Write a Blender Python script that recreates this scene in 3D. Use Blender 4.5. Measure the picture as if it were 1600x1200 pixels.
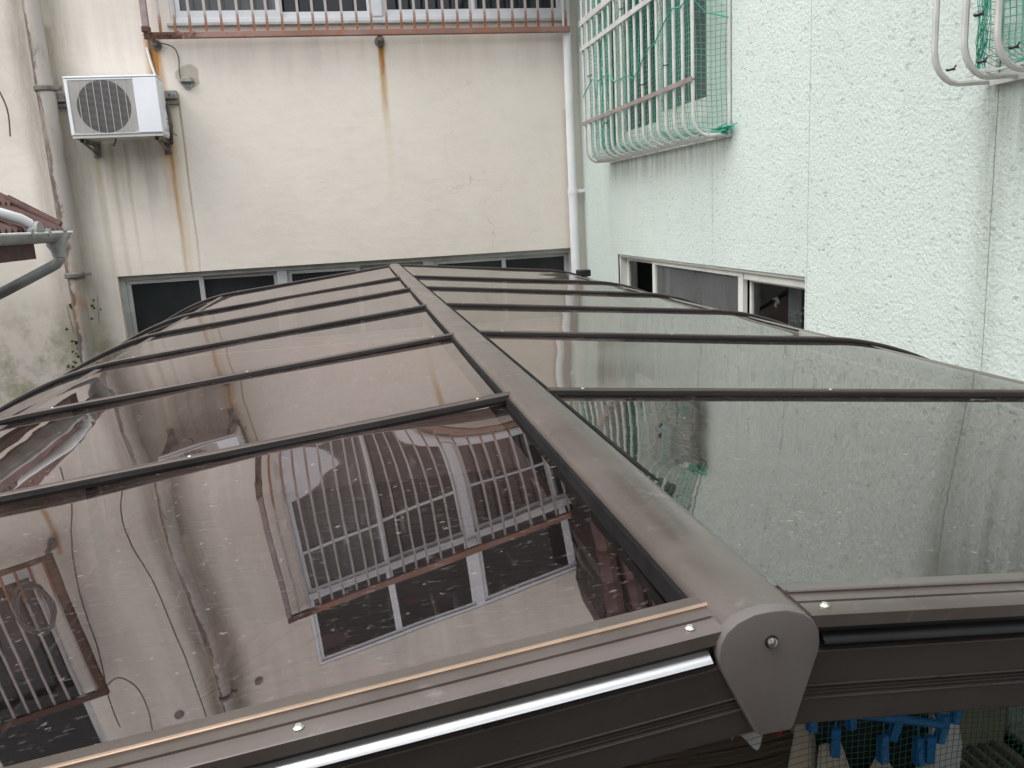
import bpy, math, random
from mathutils import Vector, Matrix
random.seed(7)
for o in list(bpy.data.objects): bpy.data.objects.remove(o, do_unlink=True)
S = bpy.context.scene
COL = S.collection
sin, cos, pi, R = math.sin, math.cos, math.pi, math.radians

# ------------------------------------------------------------------ camera, sky, sun, exposure
# origin = the lens; +Y runs along the ridge towards the cream wall, +Z up
yaw, pitch, roll = .180204, .204070, -.055084
f_ = Vector((sin(yaw)*cos(pitch), cos(yaw)*cos(pitch), -sin(pitch)))
r_ = Vector((cos(yaw), -sin(yaw), 0)); u_ = r_.cross(f_)
rr = r_*cos(roll)+u_*sin(roll); uu = -r_*sin(roll)+u_*cos(roll)
cam_d = bpy.data.cameras.new('camera'); cam = bpy.data.objects.new('camera', cam_d); COL.objects.link(cam)
cam.matrix_world = Matrix(((rr.x, uu.x, -f_.x, 0), (rr.y, uu.y, -f_.y, 0), (rr.z, uu.z, -f_.z, 0), (0, 0, 0, 1)))
cam_d.sensor_width = 36; cam_d.lens = 1292.74/1600*36; cam_d.clip_start = .02; cam_d.clip_end = 500
S.camera = cam
SUN_EL, SUN_AZ = R(58), R(245)          # azimuth clockwise from +Y: behind and to the left
W = bpy.data.worlds.new('World'); S.world = W; W.use_nodes = True
nt = W.node_tree; nt.nodes.clear()
sky = nt.nodes.new('ShaderNodeTexSky'); sky.sky_type = 'NISHITA'; sky.sun_disc = False
sky.sun_elevation = SUN_EL; sky.sun_rotation = SUN_AZ; sky.dust_density = 4
hs = nt.nodes.new('ShaderNodeHueSaturation'); hs.inputs['Saturation'].default_value = .10
bg = nt.nodes.new('ShaderNodeBackground'); bg.inputs['Strength'].default_value = .15
wo = nt.nodes.new('ShaderNodeOutputWorld')
cl = nt.nodes.new('ShaderNodeMix'); cl.data_type = 'RGBA'; cl.inputs[0].default_value = .75     # closed cloud deck over the clear sky
cl.inputs[7].default_value = (6.3, 6.5, 6.75, 1)
nt.links.new(sky.outputs[0], hs.inputs['Color']); nt.links.new(hs.outputs[0], cl.inputs[6]); nt.links.new(cl.outputs[2], bg.inputs['Color']); nt.links.new(bg.outputs[0], wo.inputs['Surface'])
sd = bpy.data.lights.new('sun', 'SUN'); sd.energy = 1.0; sd.angle = R(50); sd.color = (1, .97, .93)
sun = bpy.data.objects.new('sun', sd); COL.objects.link(sun)
sdir = Vector((sin(SUN_AZ)*cos(SUN_EL), cos(SUN_AZ)*cos(SUN_EL), sin(SUN_EL)))
sun.rotation_euler = sdir.to_track_quat('Z', 'Y').to_euler(); sun.location = (0, 0, 20)
S.render.engine = 'CYCLES'
S.view_settings.view_transform = 'Standard'; S.view_settings.look = 'None'
S.view_settings.exposure = 1.0; S.view_settings.gamma = 1
S.cycles.max_bounces = 10; S.cycles.transparent_max_bounces = 16; S.cycles.glossy_bounces = 5; S.cycles.diffuse_bounces = 4

# ------------------------------------------------------------------ material helpers
class N:
    """tiny node-graph helper"""
    def __init__(s, name):
        s.m = bpy.data.materials.new(name); s.m.use_nodes = True; s.t = s.m.node_tree; s.t.nodes.clear()
        s.out = s.t.nodes.new('ShaderNodeOutputMaterial')
        tc = s.t.nodes.new('ShaderNodeTexCoord'); s.P = tc.outputs['Object']
        s._sep = None
    def node(s, k): return s.t.nodes.new(k)
    def put(s, sock, v):
        if hasattr(v, 'node'): s.t.links.new(v, sock)
        elif isinstance(v, (tuple, list)) and len(v) == 3 and sock.type == 'RGBA': sock.default_value = (*v, 1)
        else: sock.default_value = v
    def math(s, op, a, b=0.0, clamp=False):
        n = s.node('ShaderNodeMath'); n.operation = op; n.use_clamp = clamp
        s.put(n.inputs[0], a); s.put(n.inputs[1], b); return n.outputs[0]
    def xyz(s):
        if not s._sep:
            s._sep = s.node('ShaderNodeSeparateXYZ'); s.t.links.new(s.P, s._sep.inputs[0])
        return s._sep.outputs
    def ss(s, v, a, b, c=0.0, d=1.0, lin=False):
        n = s.node('ShaderNodeMapRange'); n.interpolation_type = 'LINEAR' if lin else 'SMOOTHSTEP'
        s.put(n.inputs[0], v); n.inputs[1].default_value = a; n.inputs[2].default_value = b
        n.inputs[3].default_value = c; n.inputs[4].default_value = d; return n.outputs[0]
    def scale(s, v, k):
        n = s.node('ShaderNodeVectorMath'); n.operation = 'MULTIPLY'; s.put(n.inputs[0], v); n.inputs[1].default_value = k; return n.outputs[0]
    def noise(s, scale=5, detail=3, rough=.55, vec=None, stretch=None, dist=0):
        n = s.node('ShaderNodeTexNoise'); v = vec or s.P
        if stretch: v = s.scale(v, stretch)
        s.t.links.new(v, n.inputs['Vector'])
        n.inputs['Scale'].default_value = scale; n.inputs['Detail'].default_value = detail; n.inputs['Roughness'].default_value = rough
        n.inputs['Distortion'].default_value = dist
        return n.outputs['Fac']
    def voro(s, scale, feature='F1', rnd=1):
        n = s.node('ShaderNodeTexVoronoi'); n.feature = feature; s.t.links.new(s.P, n.inputs['Vector'])
        n.inputs['Scale'].default_value = scale; n.inputs['Randomness'].default_value = rnd; return n.outputs['Distance']
    def mix(s, f, a, b, mode='MIX'):
        n = s.node('ShaderNodeMix'); n.data_type = 'RGBA'; n.blend_type = mode
        s.put(n.inputs[0], f); s.put(n.inputs[6], a); s.put(n.inputs[7], b); return n.outputs[2]
    def bump(s, h, strength=.3, dist=.002):
        n = s.node('ShaderNodeBump'); n.inputs['Strength'].default_value = strength; n.inputs['Distance'].default_value = dist
        s.t.links.new(h, n.inputs['Height']); return n.outputs[0]
    def bsdf(s, col, rough=.6, metal=0, nrm=None, spec=.5, link=True):
        n = s.node('ShaderNodeBsdfPrincipled'); s.put(n.inputs['Base Color'], col); s.put(n.inputs['Roughness'], rough)
        s.put(n.inputs['Metallic'], metal); n.inputs['Specular IOR Level'].default_value = spec
        if nrm is not None: s.t.links.new(nrm, n.inputs['Normal'])
        if link: s.t.links.new(n.outputs[0], s.out.inputs[0])
        return n.outputs[0]
    def streak(s, U, Z, u0, w, ztop, zbot, wob=.02, drift=0.0, seed=0.0, soft=.15, gritty=.5):
        """mask of a run-down stain centred at u0, starting at ztop and fading towards zbot"""
        nz = s.noise(1.6, 3, .6, vec=s.scale(s.P, (.3+seed*.01, .3, 1.0)))
        c = s.math('SUBTRACT', U, u0)
        c = s.math('ADD', c, s.math('MULTIPLY', s.math('SUBTRACT', nz, .5), wob*2))
        if drift: c = s.math('SUBTRACT', c, s.math('MULTIPLY', s.math('SUBTRACT', ztop, Z), drift))
        m = s.ss(s.math('ABSOLUTE', c), 0, w, 1, 0)
        m = s.math('MULTIPLY', m, s.ss(Z, zbot, ztop, 0, 1, lin=True))
        m = s.math('MULTIPLY', m, s.ss(Z, ztop, ztop+soft*.3, 1, 0))
        g = s.noise(6+seed, 4, .7, stretch=(5, 5, .6))
        g = s.ss(g, .3, .7, 1-gritty, 1)
        return s.math('MULTIPLY', m, g, clamp=True)

def simple(name, col, rough=.5, metal=0, var=.15, nscale=8, bump=0, bscale=60, spec=.5):
    n = N(name); k = n.noise(nscale, 4, .6)
    dk = tuple(c*(1-var) for c in col); lt = tuple(min(1, c*(1+var)) for c in col)
    c = n.mix(n.ss(k, .3, .7), dk, lt)
    nb = n.bump(n.noise(bscale, 3), bump, .002) if bump else None
    n.bsdf(c, n.ss(n.noise(nscale*1.7, 3), .3, .7, rough*.85, min(1, rough*1.15)), metal, nb, spec); return n.m

M = {}
def mat_cream():
    n = N('cream_plaster'); x, y, z = n.xyz()
    big = n.noise(.9, 4, .6); fine = n.noise(5, 5, .65, stretch=(1, 1, 1.6))
    c = n.mix(n.ss(big, .3, .7), (.73, .668, .595), (.785, .725, .655))
    c = n.mix(n.ss(fine, .45, .8, 0, .35), c, (.60, .555, .48))
    c = n.mix(n.math('MULTIPLY', n.ss(z, .9, 1.42), n.ss(n.noise(2.2, 4, .6, stretch=(3, 1, .4)), .35, .7, .1, .55)), c, (.56, .49, .44))       # wash under the rail
    # grime either side of the old pipe, moss low down
    g1 = n.streak(x, z, -2.0, .20, 3.6, -2.6, .05, 0, 1, gritty=.35)
    c = n.mix(n.math('MULTIPLY', g1, 1.0, True), c, (.27, .245, .18))
    g1b = n.streak(x, z, -2.08, .11, 1.5, -2.8, .02, 0, 3, gritty=.45)
    c = n.mix(n.math('MULTIPLY', g1b, 1.0, True), c, (.21, .185, .13))
    g2 = n.streak(x, z, -2.235, .12, 3.6, -2.6, .03, 0, 2, gritty=.4)
    c = n.mix(n.math('MULTIPLY', g2, 1.15, True), c, (.25, .225, .18))
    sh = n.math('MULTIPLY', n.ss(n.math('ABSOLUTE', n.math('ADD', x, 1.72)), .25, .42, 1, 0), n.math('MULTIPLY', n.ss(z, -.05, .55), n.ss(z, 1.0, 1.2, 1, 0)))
    c = n.mix(n.math('MULTIPLY', sh, n.ss(n.noise(2.5, 3, .6, stretch=(3, 1, .4)), .3, .7, .25, .8)), c, (.33, .31, .25))  # dirt below the air conditioner, with its soft shadow painted into the colour
    moss = n.math('MULTIPLY', n.ss(z, -.3, -1.0), n.math('MULTIPLY', n.ss(x, -1.85, -2.0), n.ss(n.noise(3, 5, .7), .4, .62)))
    c = n.mix(n.math('MULTIPLY', moss, .7), c, (.21, .21, .09))
    for (u0, w, zt, zb, k, sd) in ((-1.84, .045, .66, -.9, .8, 1), (-1.73, .035, .66, -.8, .7, 4), (-1.63, .022, .66, -.5, .65, 6), (-1.50, .02, .66, -.2, .4, 8)):
        c = n.mix(n.math('MULTIPLY', n.streak(x, z, u0, w, zt, zb, .02, 0, sd), k), c, (.30, .27, .16))
    OR = (.43, .20, .055)
    for (u0, w, zt, zb, k, sd, colr) in ((-1.325, .085, 1.42, .0, 1.6, 2, OR), (-1.345, .022, 1.42, .9, 1.2, 9, (.16, .08, .04)), (-1.27, .055, .9, -1.1, .7, 5, (.56, .40, .19)),
                                   (-1.30, .026, .95, -.8, 1.5, 7, (.45, .25, .09)), (-1.195, .013, 1.0, -.9, 1.25, 3, (.36, .24, .12)),
                                   (.376, .040, 1.39, .70, 1.9, 4, OR), (.376, .05, 1.1, .1, .45, 6, (.60, .47, .22)), (.372, .028, 1.43, 1.25, 1.5, 8, (.10, .06, .04)),
                                   (-3.0, .04, 1.3, -.2, 1.0, 3, OR), (1.86, .05, .8, -2, .6, 3, (.42, .33, .22))):
        c = n.mix(n.math('MULTIPLY', n.streak(x, z, u0, w, zt, zb, .016, 0, sd, gritty=.4), k, True), c, colr)
    # bare patch round the vent
    dx = n.math('SUBTRACT', x, -1.10); dz = n.math('SUBTRACT', z, 1.145)
    d = n.math('SQRT', n.math('ADD', n.math('MULTIPLY', dx, dx), n.math('MULTIPLY', dz, dz)))
    d = n.math('ADD', d, n.math('MULTIPLY', n.math('SUBTRACT', n.noise(9, 3), .5), .09))
    c = n.mix(n.ss(d, .075, .10, .75, 0), c, (.40, .34, .29))
    # hairline cracks
    ck = n.voro(1.1, 'DISTANCE_TO_EDGE'); v = n.t.nodes[-1]; dv = n.node('ShaderNodeVectorMath'); dv.operation = 'ADD'
    nn = n.node('ShaderNodeTexNoise'); nn.inputs['Scale'].default_value = 3; n.t.links.new(n.P, nn.inputs['Vector'])
    n.t.links.new(n.P, dv.inputs[0]); n.t.links.new(nn.outputs['Color'], dv.inputs[1]); n.t.links.new(dv.outputs[0], v.inputs['Vector'])
    c = n.mix(n.math('MULTIPLY', n.ss(ck, 0, .006, 1, 0), n.ss(n.noise(.8, 2), .5, .65, 0, .35)), c, (.38, .33, .28))
    h = n.math('ADD', n.math('MULTIPLY', n.noise(28, 4, .6), .5), n.math('MULTIPLY', n.noise(7, 3, .5, stretch=(1, 1, 1.8)), 1.1))
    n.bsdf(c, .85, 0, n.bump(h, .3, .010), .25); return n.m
def mat_mint():
    n = N('mint_stucco'); x, y, z = n.xyz()
    big = n.noise(.8, 4, .6)
    c = n.mix(n.ss(big, .3, .7), (.595, .68, .63), (.645, .72, .67))
    lump = n.noise(74, 4, .64); 
    vo = n.node('ShaderNodeTexVoronoi'); n.t.links.new(n.scale(n.P, (1, .75, 1.35)), vo.inputs['Vector']); vo.inputs['Scale'].default_value = 30
    sp = n.node('ShaderNodeSeparateColor'); n.t.links.new(vo.outputs['Color'], sp.inputs[0])
    pit = n.math('MULTIPLY', n.ss(n.math('ADD', vo.outputs['Distance'], n.math('MULTIPLY', n.math('SUBTRACT', lump, .5), .8)), .24, .44, 1, 0), n.ss(sp.outputs[0], .50, .58))
    c = n.mix(n.math('MULTIPLY', pit, n.ss(n.noise(1.4, 3), .35, .7, .12, .45)), c, (.25, .29, .25))   # dirt held in the pits, with shade below the lumps painted in
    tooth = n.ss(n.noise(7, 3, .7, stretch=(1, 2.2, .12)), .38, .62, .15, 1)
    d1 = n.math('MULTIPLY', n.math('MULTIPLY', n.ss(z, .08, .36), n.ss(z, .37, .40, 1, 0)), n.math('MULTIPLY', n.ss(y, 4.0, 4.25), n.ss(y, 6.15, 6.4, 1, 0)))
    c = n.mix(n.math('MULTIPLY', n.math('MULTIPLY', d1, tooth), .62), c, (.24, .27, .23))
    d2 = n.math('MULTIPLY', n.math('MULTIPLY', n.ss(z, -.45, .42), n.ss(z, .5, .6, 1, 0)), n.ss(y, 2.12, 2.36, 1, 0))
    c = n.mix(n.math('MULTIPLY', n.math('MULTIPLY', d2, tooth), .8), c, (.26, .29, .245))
    j = n.streak(y, z, 2.32, .11, .45, -1.2, .03, 0, 2)
    c = n.mix(n.math('MULTIPLY', j, .8), c, (.30, .33, .28))
    low = n.math('MULTIPLY', n.ss(n.noise(1.2, 4, .65, stretch=(1, 1.5, .5)), .5, .75), .35)
    c = n.mix(low, c, (.50, .57, .49))
    sb = n.math('MULTIPLY', n.math('MULTIPLY', n.ss(y, 4.1, 4.35), n.ss(y, 4.45, 4.75, 1, 0)), n.ss(z, .2, .6))
    c = n.mix(n.math('MULTIPLY', sb, .25), c, (.4, .46, .40))
    h = n.math('SUBTRACT', n.math('ADD', lump, n.math('MULTIPLY', n.noise(24, 3, .6), .5)), n.math('MULTIPLY', pit, .30))
    n.bsdf(c, .8, 0, n.bump(h, .66, .0105), .3); return n.m
def mat_panel(wet=False):
    n = N('wet_smoked_polycarbonate' if wet else 'smoked_polycarbonate'); x, y, z = n.xyz()
    fr = n.node('ShaderNodeFresnel'); fr.inputs['IOR'].default_value = 2.45
    tr = n.node('ShaderNodeBsdfTransparent'); tr.inputs[0].default_value = (.25, .175, .17, 1)
    gl = n.node('ShaderNodeBsdfGlossy'); gl.inputs['Roughness'].default_value = .012; gl.inputs['Color'].default_value = (.84, .82, .80, 1) if wet else (.92, .87, .87, 1)
    warp = n.math('ADD', n.math('MULTIPLY', n.noise(3.0, 2, .5), 1.0), n.math('MULTIPLY', n.noise(11, 1, .5), .06))
    if wet: warp = n.math('ADD', warp, n.math('ADD', n.math('MULTIPLY', n.noise(34, 2, .5, stretch=(1.6, .6, 1)), .09), n.math('MULTIPLY', n.noise(110, 2, .5, stretch=(1, .7, 1)), .03)))
    bn = n.bump(warp, .03 if wet else .022, .02); n.t.links.new(bn, gl.inputs['Normal'])
    m1 = n.node('ShaderNodeMixShader'); n.t.links.new(n.math('ADD', n.math('MULTIPLY', fr.outputs[0], .8), .15), m1.inputs[0]); n.t.links.new(tr.outputs[0], m1.inputs[1]); n.t.links.new(gl.outputs[0], m1.inputs[2])
    df = n.node('ShaderNodeBsdfDiffuse'); df.inputs[0].default_value = (.50, .44, .42, 1)
    film = n.ss(n.noise(2.2, 5, .7), .35, .75, .006, .03)
    scr = n.math('MULTIPLY', n.ss(n.noise(14, 2, .5, stretch=(9, .5, 1)), .62, .75), .05)
    spk = n.math('ADD', n.math('MULTIPLY', n.ss(n.noise(78, 2, .6, stretch=(.8, 1, 1)), .68, .75), .28), n.math('MULTIPLY', n.ss(n.noise(170, 2, .6, stretch=(.45, 1, 1)), .60, .70), .09))
    fac = n.math('ADD', n.math('ADD', film, scr), spk, True)
    m2 = n.node('ShaderNodeMixShader'); n.t.links.new(fac, m2.inputs[0]); n.t.links.new(m1.outputs[0], m2.inputs[1]); n.t.links.new(df.outputs[0], m2.inputs[2])
    n.t.links.new(m2.outputs[0], n.out.inputs[0]); return n.m
def mat_bronze():
    n = N('bronze_aluminium'); k = n.noise(5, 4, .65); f = n.noise(160, 2, .5, stretch=(.05, 1, 1))
    c = n.mix(n.ss(k, .3, .7), (.124, .101, .090), (.164, .136, .123))
    c = n.mix(n.ss(n.noise(30, 5, .75), .56, .78, 0, .45), c, (.33, .30, .28))
    n.bsdf(c, n.ss(k, .3, .7, .24, .40), .35, n.bump(f, .04, .001)); return n.m
def mat_fascia():
    n = N('dark_bronze'); k = n.noise(6, 4, .65)
    c = n.mix(n.ss(k, .3, .7), (.052, .042, .038), (.068, .055, .05))
    c = n.mix(n.ss(n.noise(40, 5, .75), .60, .85, 0, .4), c, (.25, .23, .21))
    n.bsdf(c, n.ss(k, .3, .7, .36, .5), .2); return n.m
def mat_barpaint():
    n = N('rusty_bar_paint'); x, y, z = n.xyz()
    k = n.noise(9, 5, .7, stretch=(1.5, 1, .9))
    base = n.mix(n.ss(n.noise(3, 3), .35, .65), (.34, .29, .28), (.42, .38, .37))
    low = n.math('MULTIPLY', n.ss(z, 1.66, 1.44), .30)
    c = n.mix(n.ss(n.math('ADD', k, low), .60, .72), base, n.mix(n.ss(n.noise(30, 3), .35, .65), (.33, .13, .05), (.20, .08, .04)))
    n.bsdf(c, .7, 0, n.bump(n.noise(120, 3), .2, .002)); return n.m
def mat_rustrail():
    n = N('rusty_rail'); x, y, z = n.xyz()
    k = n.noise(7, 5, .7); k2 = n.noise(45, 4, .7)
    base = n.mix(n.ss(n.noise(2, 3), .4, .6), (.30, .19, .165), (.24, .135, .11))
    c = n.mix(n.ss(k, .48, .66), base, (.33, .125, .05))
    bad = n.math('ADD', k2, n.ss(x, -.9, -1.25, 0, .45))
    c = n.mix(n.ss(bad, .62, .82), c, (.085, .04, .025))
    n.bsdf(c, .85, 0, n.bump(n.math('ADD', k, k2), .5, .006)); return n.m
def mat_oldpipe():
    n = N('peeling_pipe_paint'); x, y, z = n.xyz()
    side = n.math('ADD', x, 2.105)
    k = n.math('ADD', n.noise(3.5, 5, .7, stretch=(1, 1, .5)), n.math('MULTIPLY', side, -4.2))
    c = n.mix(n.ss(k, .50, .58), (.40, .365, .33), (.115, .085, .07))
    c = n.mix(n.ss(n.noise(6, 4, .7, stretch=(1, 1, .35)), .5, .68, 0, .8), c, n.mix(n.ss(z, .3, -.6), (.30, .27, .24), (.40, .23, .11)))
    n.bsdf(c, .8, 0, n.bump(n.noise(25, 4), .4, .004)); return n.m
def mat_pattern_glass():
    n = N('patterned_dark_glass'); x, y, z = n.xyz()
    w = n.node('ShaderNodeTexWave'); w.inputs['Scale'].default_value = 16; w.inputs['Distortion'].default_value = .6
    mp = n.node('ShaderNodeMapping'); mp.inputs['Rotation'].default_value = (0, R(38), 0); n.t.links.new(n.P, mp.inputs[0]); n.t.links.new(mp.outputs[0], w.inputs[0])
    c = n.mix(n.ss(n.noise(2, 3), .3, .7), (.018, .022, .023), (.034, .038, .038))
    n.bsdf(c, .22, 0, n.bump(w.outputs[0], .25, .004), .4); return n.m
def mat_glass(name, tint, spec=.5, extra=0):
    n = N(name)
    fr = n.node('ShaderNodeFresnel'); fr.inputs['IOR'].default_value = 1.45
    tr = n.node('ShaderNodeBsdfTransparent'); tr.inputs[0].default_value = (*tint, 1)
    gl = n.node('ShaderNodeBsdfGlossy'); gl.inputs['Roughness'].default_value = .02
    m1 = n.node('ShaderNodeMixShader'); n.t.links.new(fr.outputs[0], m1.inputs[0]); n.t.links.new(tr.outputs[0], m1.inputs[1]); n.t.links.new(gl.outputs[0], m1.inputs[2])
    if extra:
        df = n.node('ShaderNodeBsdfDiffuse'); df.inputs[0].default_value = (.33, .34, .34, 1)
        m2 = n.node('ShaderNodeMixShader'); m2.inputs[0].default_value = extra; n.t.links.new(m1.outputs[0], m2.inputs[1]); n.t.links.new(df.outputs[0], m2.inputs[2]); m1 = m2
    n.t.links.new(m1.outputs[0], n.out.inputs[0]); return n.m
def mat_tile():
    n = N('maroon_roof_tile'); k = n.noise(7, 5, .7)
    c = n.mix(n.ss(k, .3, .7), (.062, .028, .025), (.125, .058, .050))
    c = n.mix(n.ss(n.noise(22, 4, .7), .55, .8, 0, .6), c, (.10, .075, .065))
    n.bsdf(c, .6, 0, n.bump(n.noise(60, 3), .25, .003)); return n.m
def mat_wood():
    n = N('dark_deck_wood'); k = n.noise(4, 5, .65, stretch=(.5, 9, 9))
    c = n.mix(n.ss(k, .3, .7), (.075, .052, .040), (.14, .10, .078))
    n.bsdf(c, .75, 0, n.bump(k, .3, .004)); return n.m
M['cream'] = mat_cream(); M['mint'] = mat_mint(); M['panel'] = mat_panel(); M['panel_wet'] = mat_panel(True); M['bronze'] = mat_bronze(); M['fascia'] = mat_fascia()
M['barpaint'] = mat_barpaint(); M['rust'] = mat_rustrail(); M['oldpipe'] = mat_oldpipe(); M['pglass'] = mat_pattern_glass()
M['glass_dark'] = mat_glass('clear_window_glass', (.62, .66, .68)); M['glass_screen'] = mat_glass('screened_window_glass', (.5, .53, .55), extra=.28)
M['tile'] = mat_tile(); M['wood'] = mat_wood()
M['rubber'] = simple('black_rubber', (.012, .012, .013), .38, var=.3)
M['gasket'] = simple('matt_gasket', (.014, .013, .013), .8, var=.3, spec=.15)
M['bar'] = simple('bar_bronze', (.075, .058, .052), .42, .25, var=.15, nscale=7)
M['bright'] = simple('bright_aluminium', (.95, .97, .99), .38, 1, var=.03, nscale=3)
M['tan'] = simple('tan_edge_strip', (.36, .255, .18), .35, .2, var=.12, nscale=20)
M['steel'] = simple('screw_steel', (.75, .72, .64), .25, 1, var=.1, nscale=60)
M['cap'] = simple('moulded_brown_cap', (.170, .147, .140), .55, var=.08, nscale=12, bump=.08, bscale=300)
M['alu'] = simple('white_window_aluminium', (.66, .67, .70), .4, .1, var=.06, nscale=5)
M['alu_grey'] = simple('weathered_window_aluminium', (.46, .47, .46), .5, .15, var=.14, nscale=6)
M['cream_frame'] = simple('cream_window_frame', (.66, .67, .62), .45, var=.08, nscale=6)
M['pvc'] = simple('white_pvc', (.74, .75, .76), .35, var=.07, nscale=3)
M['pvc_grey'] = simple('grey_pvc', (.31, .325, .315), .45, var=.25, nscale=7)
M['ac'] = simple('white_painted_steel', (.80, .82, .86), .4, var=.05, nscale=3)
M['ac_grille'] = simple('beige_grille_plastic', (.56, .54, .51), .5, var=.08, nscale=5)
M['dark'] = simple('dark_interior', (.030, .031, .034), .7, var=.2, nscale=2)
M['fan'] = simple('dark_fan', (.022, .025, .03), .5, var=.2)
M['curtain'] = simple('grey_curtain', (.40, .40, .40), .8, var=.12, nscale=6)
M['iron'] = simple('grimy_iron', (.17, .155, .14), .7, .2, var=.4, nscale=14)
M['concrete'] = simple('grey_mortar', (.30, .285, .265), .9, var=.25, nscale=14, bump=.4)
M['whitebar'] = simple('off_white_grille_paint', (.62, .61, .585), .4, .1, var=.12, nscale=9)
M['brownrail'] = simple('brown_grille_rail', (.27, .22, .205), .5, var=.2, nscale=9)
M['net'] = simple('green_net_cord', (.05, .36, .255), .6, var=.2, nscale=6)
M['net_dark'] = simple('dark_green_net_cord', (.03, .15, .09), .6, var=.2, nscale=6)
M['cable'] = simple('grey_cable', (.10, .095, .09), .6, var=.2)
M['post'] = simple('mauve_post_paint', (.30, .225, .225), .6, var=.22, nscale=7)
M['blue'] = simple('blue_plastic', (.012, .17, .50), .35, var=.1, nscale=10)
M['black_cloth'] = simple('black_cloth', (.014, .017, .026), .9, var=.3, nscale=6)
M['beige_cloth'] = simple('beige_cloth', (.52, .44, .37), .9, var=.1, nscale=6)
M['white_cloth'] = simple('white_cloth', (.66, .66, .67), .9, var=.06, nscale=6)
M['red_cloth'] = simple('red_cloth', (.35, .015, .03), .85, var=.15, nscale=6)
M['beige_board'] = simple('beige_board', (.46, .40, .34), .6, var=.12, nscale=6)
M['pale_board'] = simple('pale_olive_board', (.42, .40, .31), .6, var=.12, nscale=6)
M['pink'] = simple('faded_pink_plastic', (.62, .36, .32), .6, var=.12, nscale=5)
M['terracotta'] = simple('terracotta_plastic', (.42, .16, .12), .6, var=.15, nscale=5)
M['ground'] = simple('ground_concrete', (.20, .185, .17), .9, var=.25, nscale=2, bump=.3)
M['rear'] = simple('rear_house_render', (.26, .245, .225), .85, var=.1, nscale=2)
M['leaf'] = simple('ivy_leaf', (.055, .13, .03), .5, var=.35, nscale=14)
M['soffit'] = simple('dark_soffit_boards', (.035, .024, .022), .7, var=.25, nscale=6)
M['lace'] = simple('white_lace', (.55, .56, .55), .8, var=.3, nscale=40)

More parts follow.
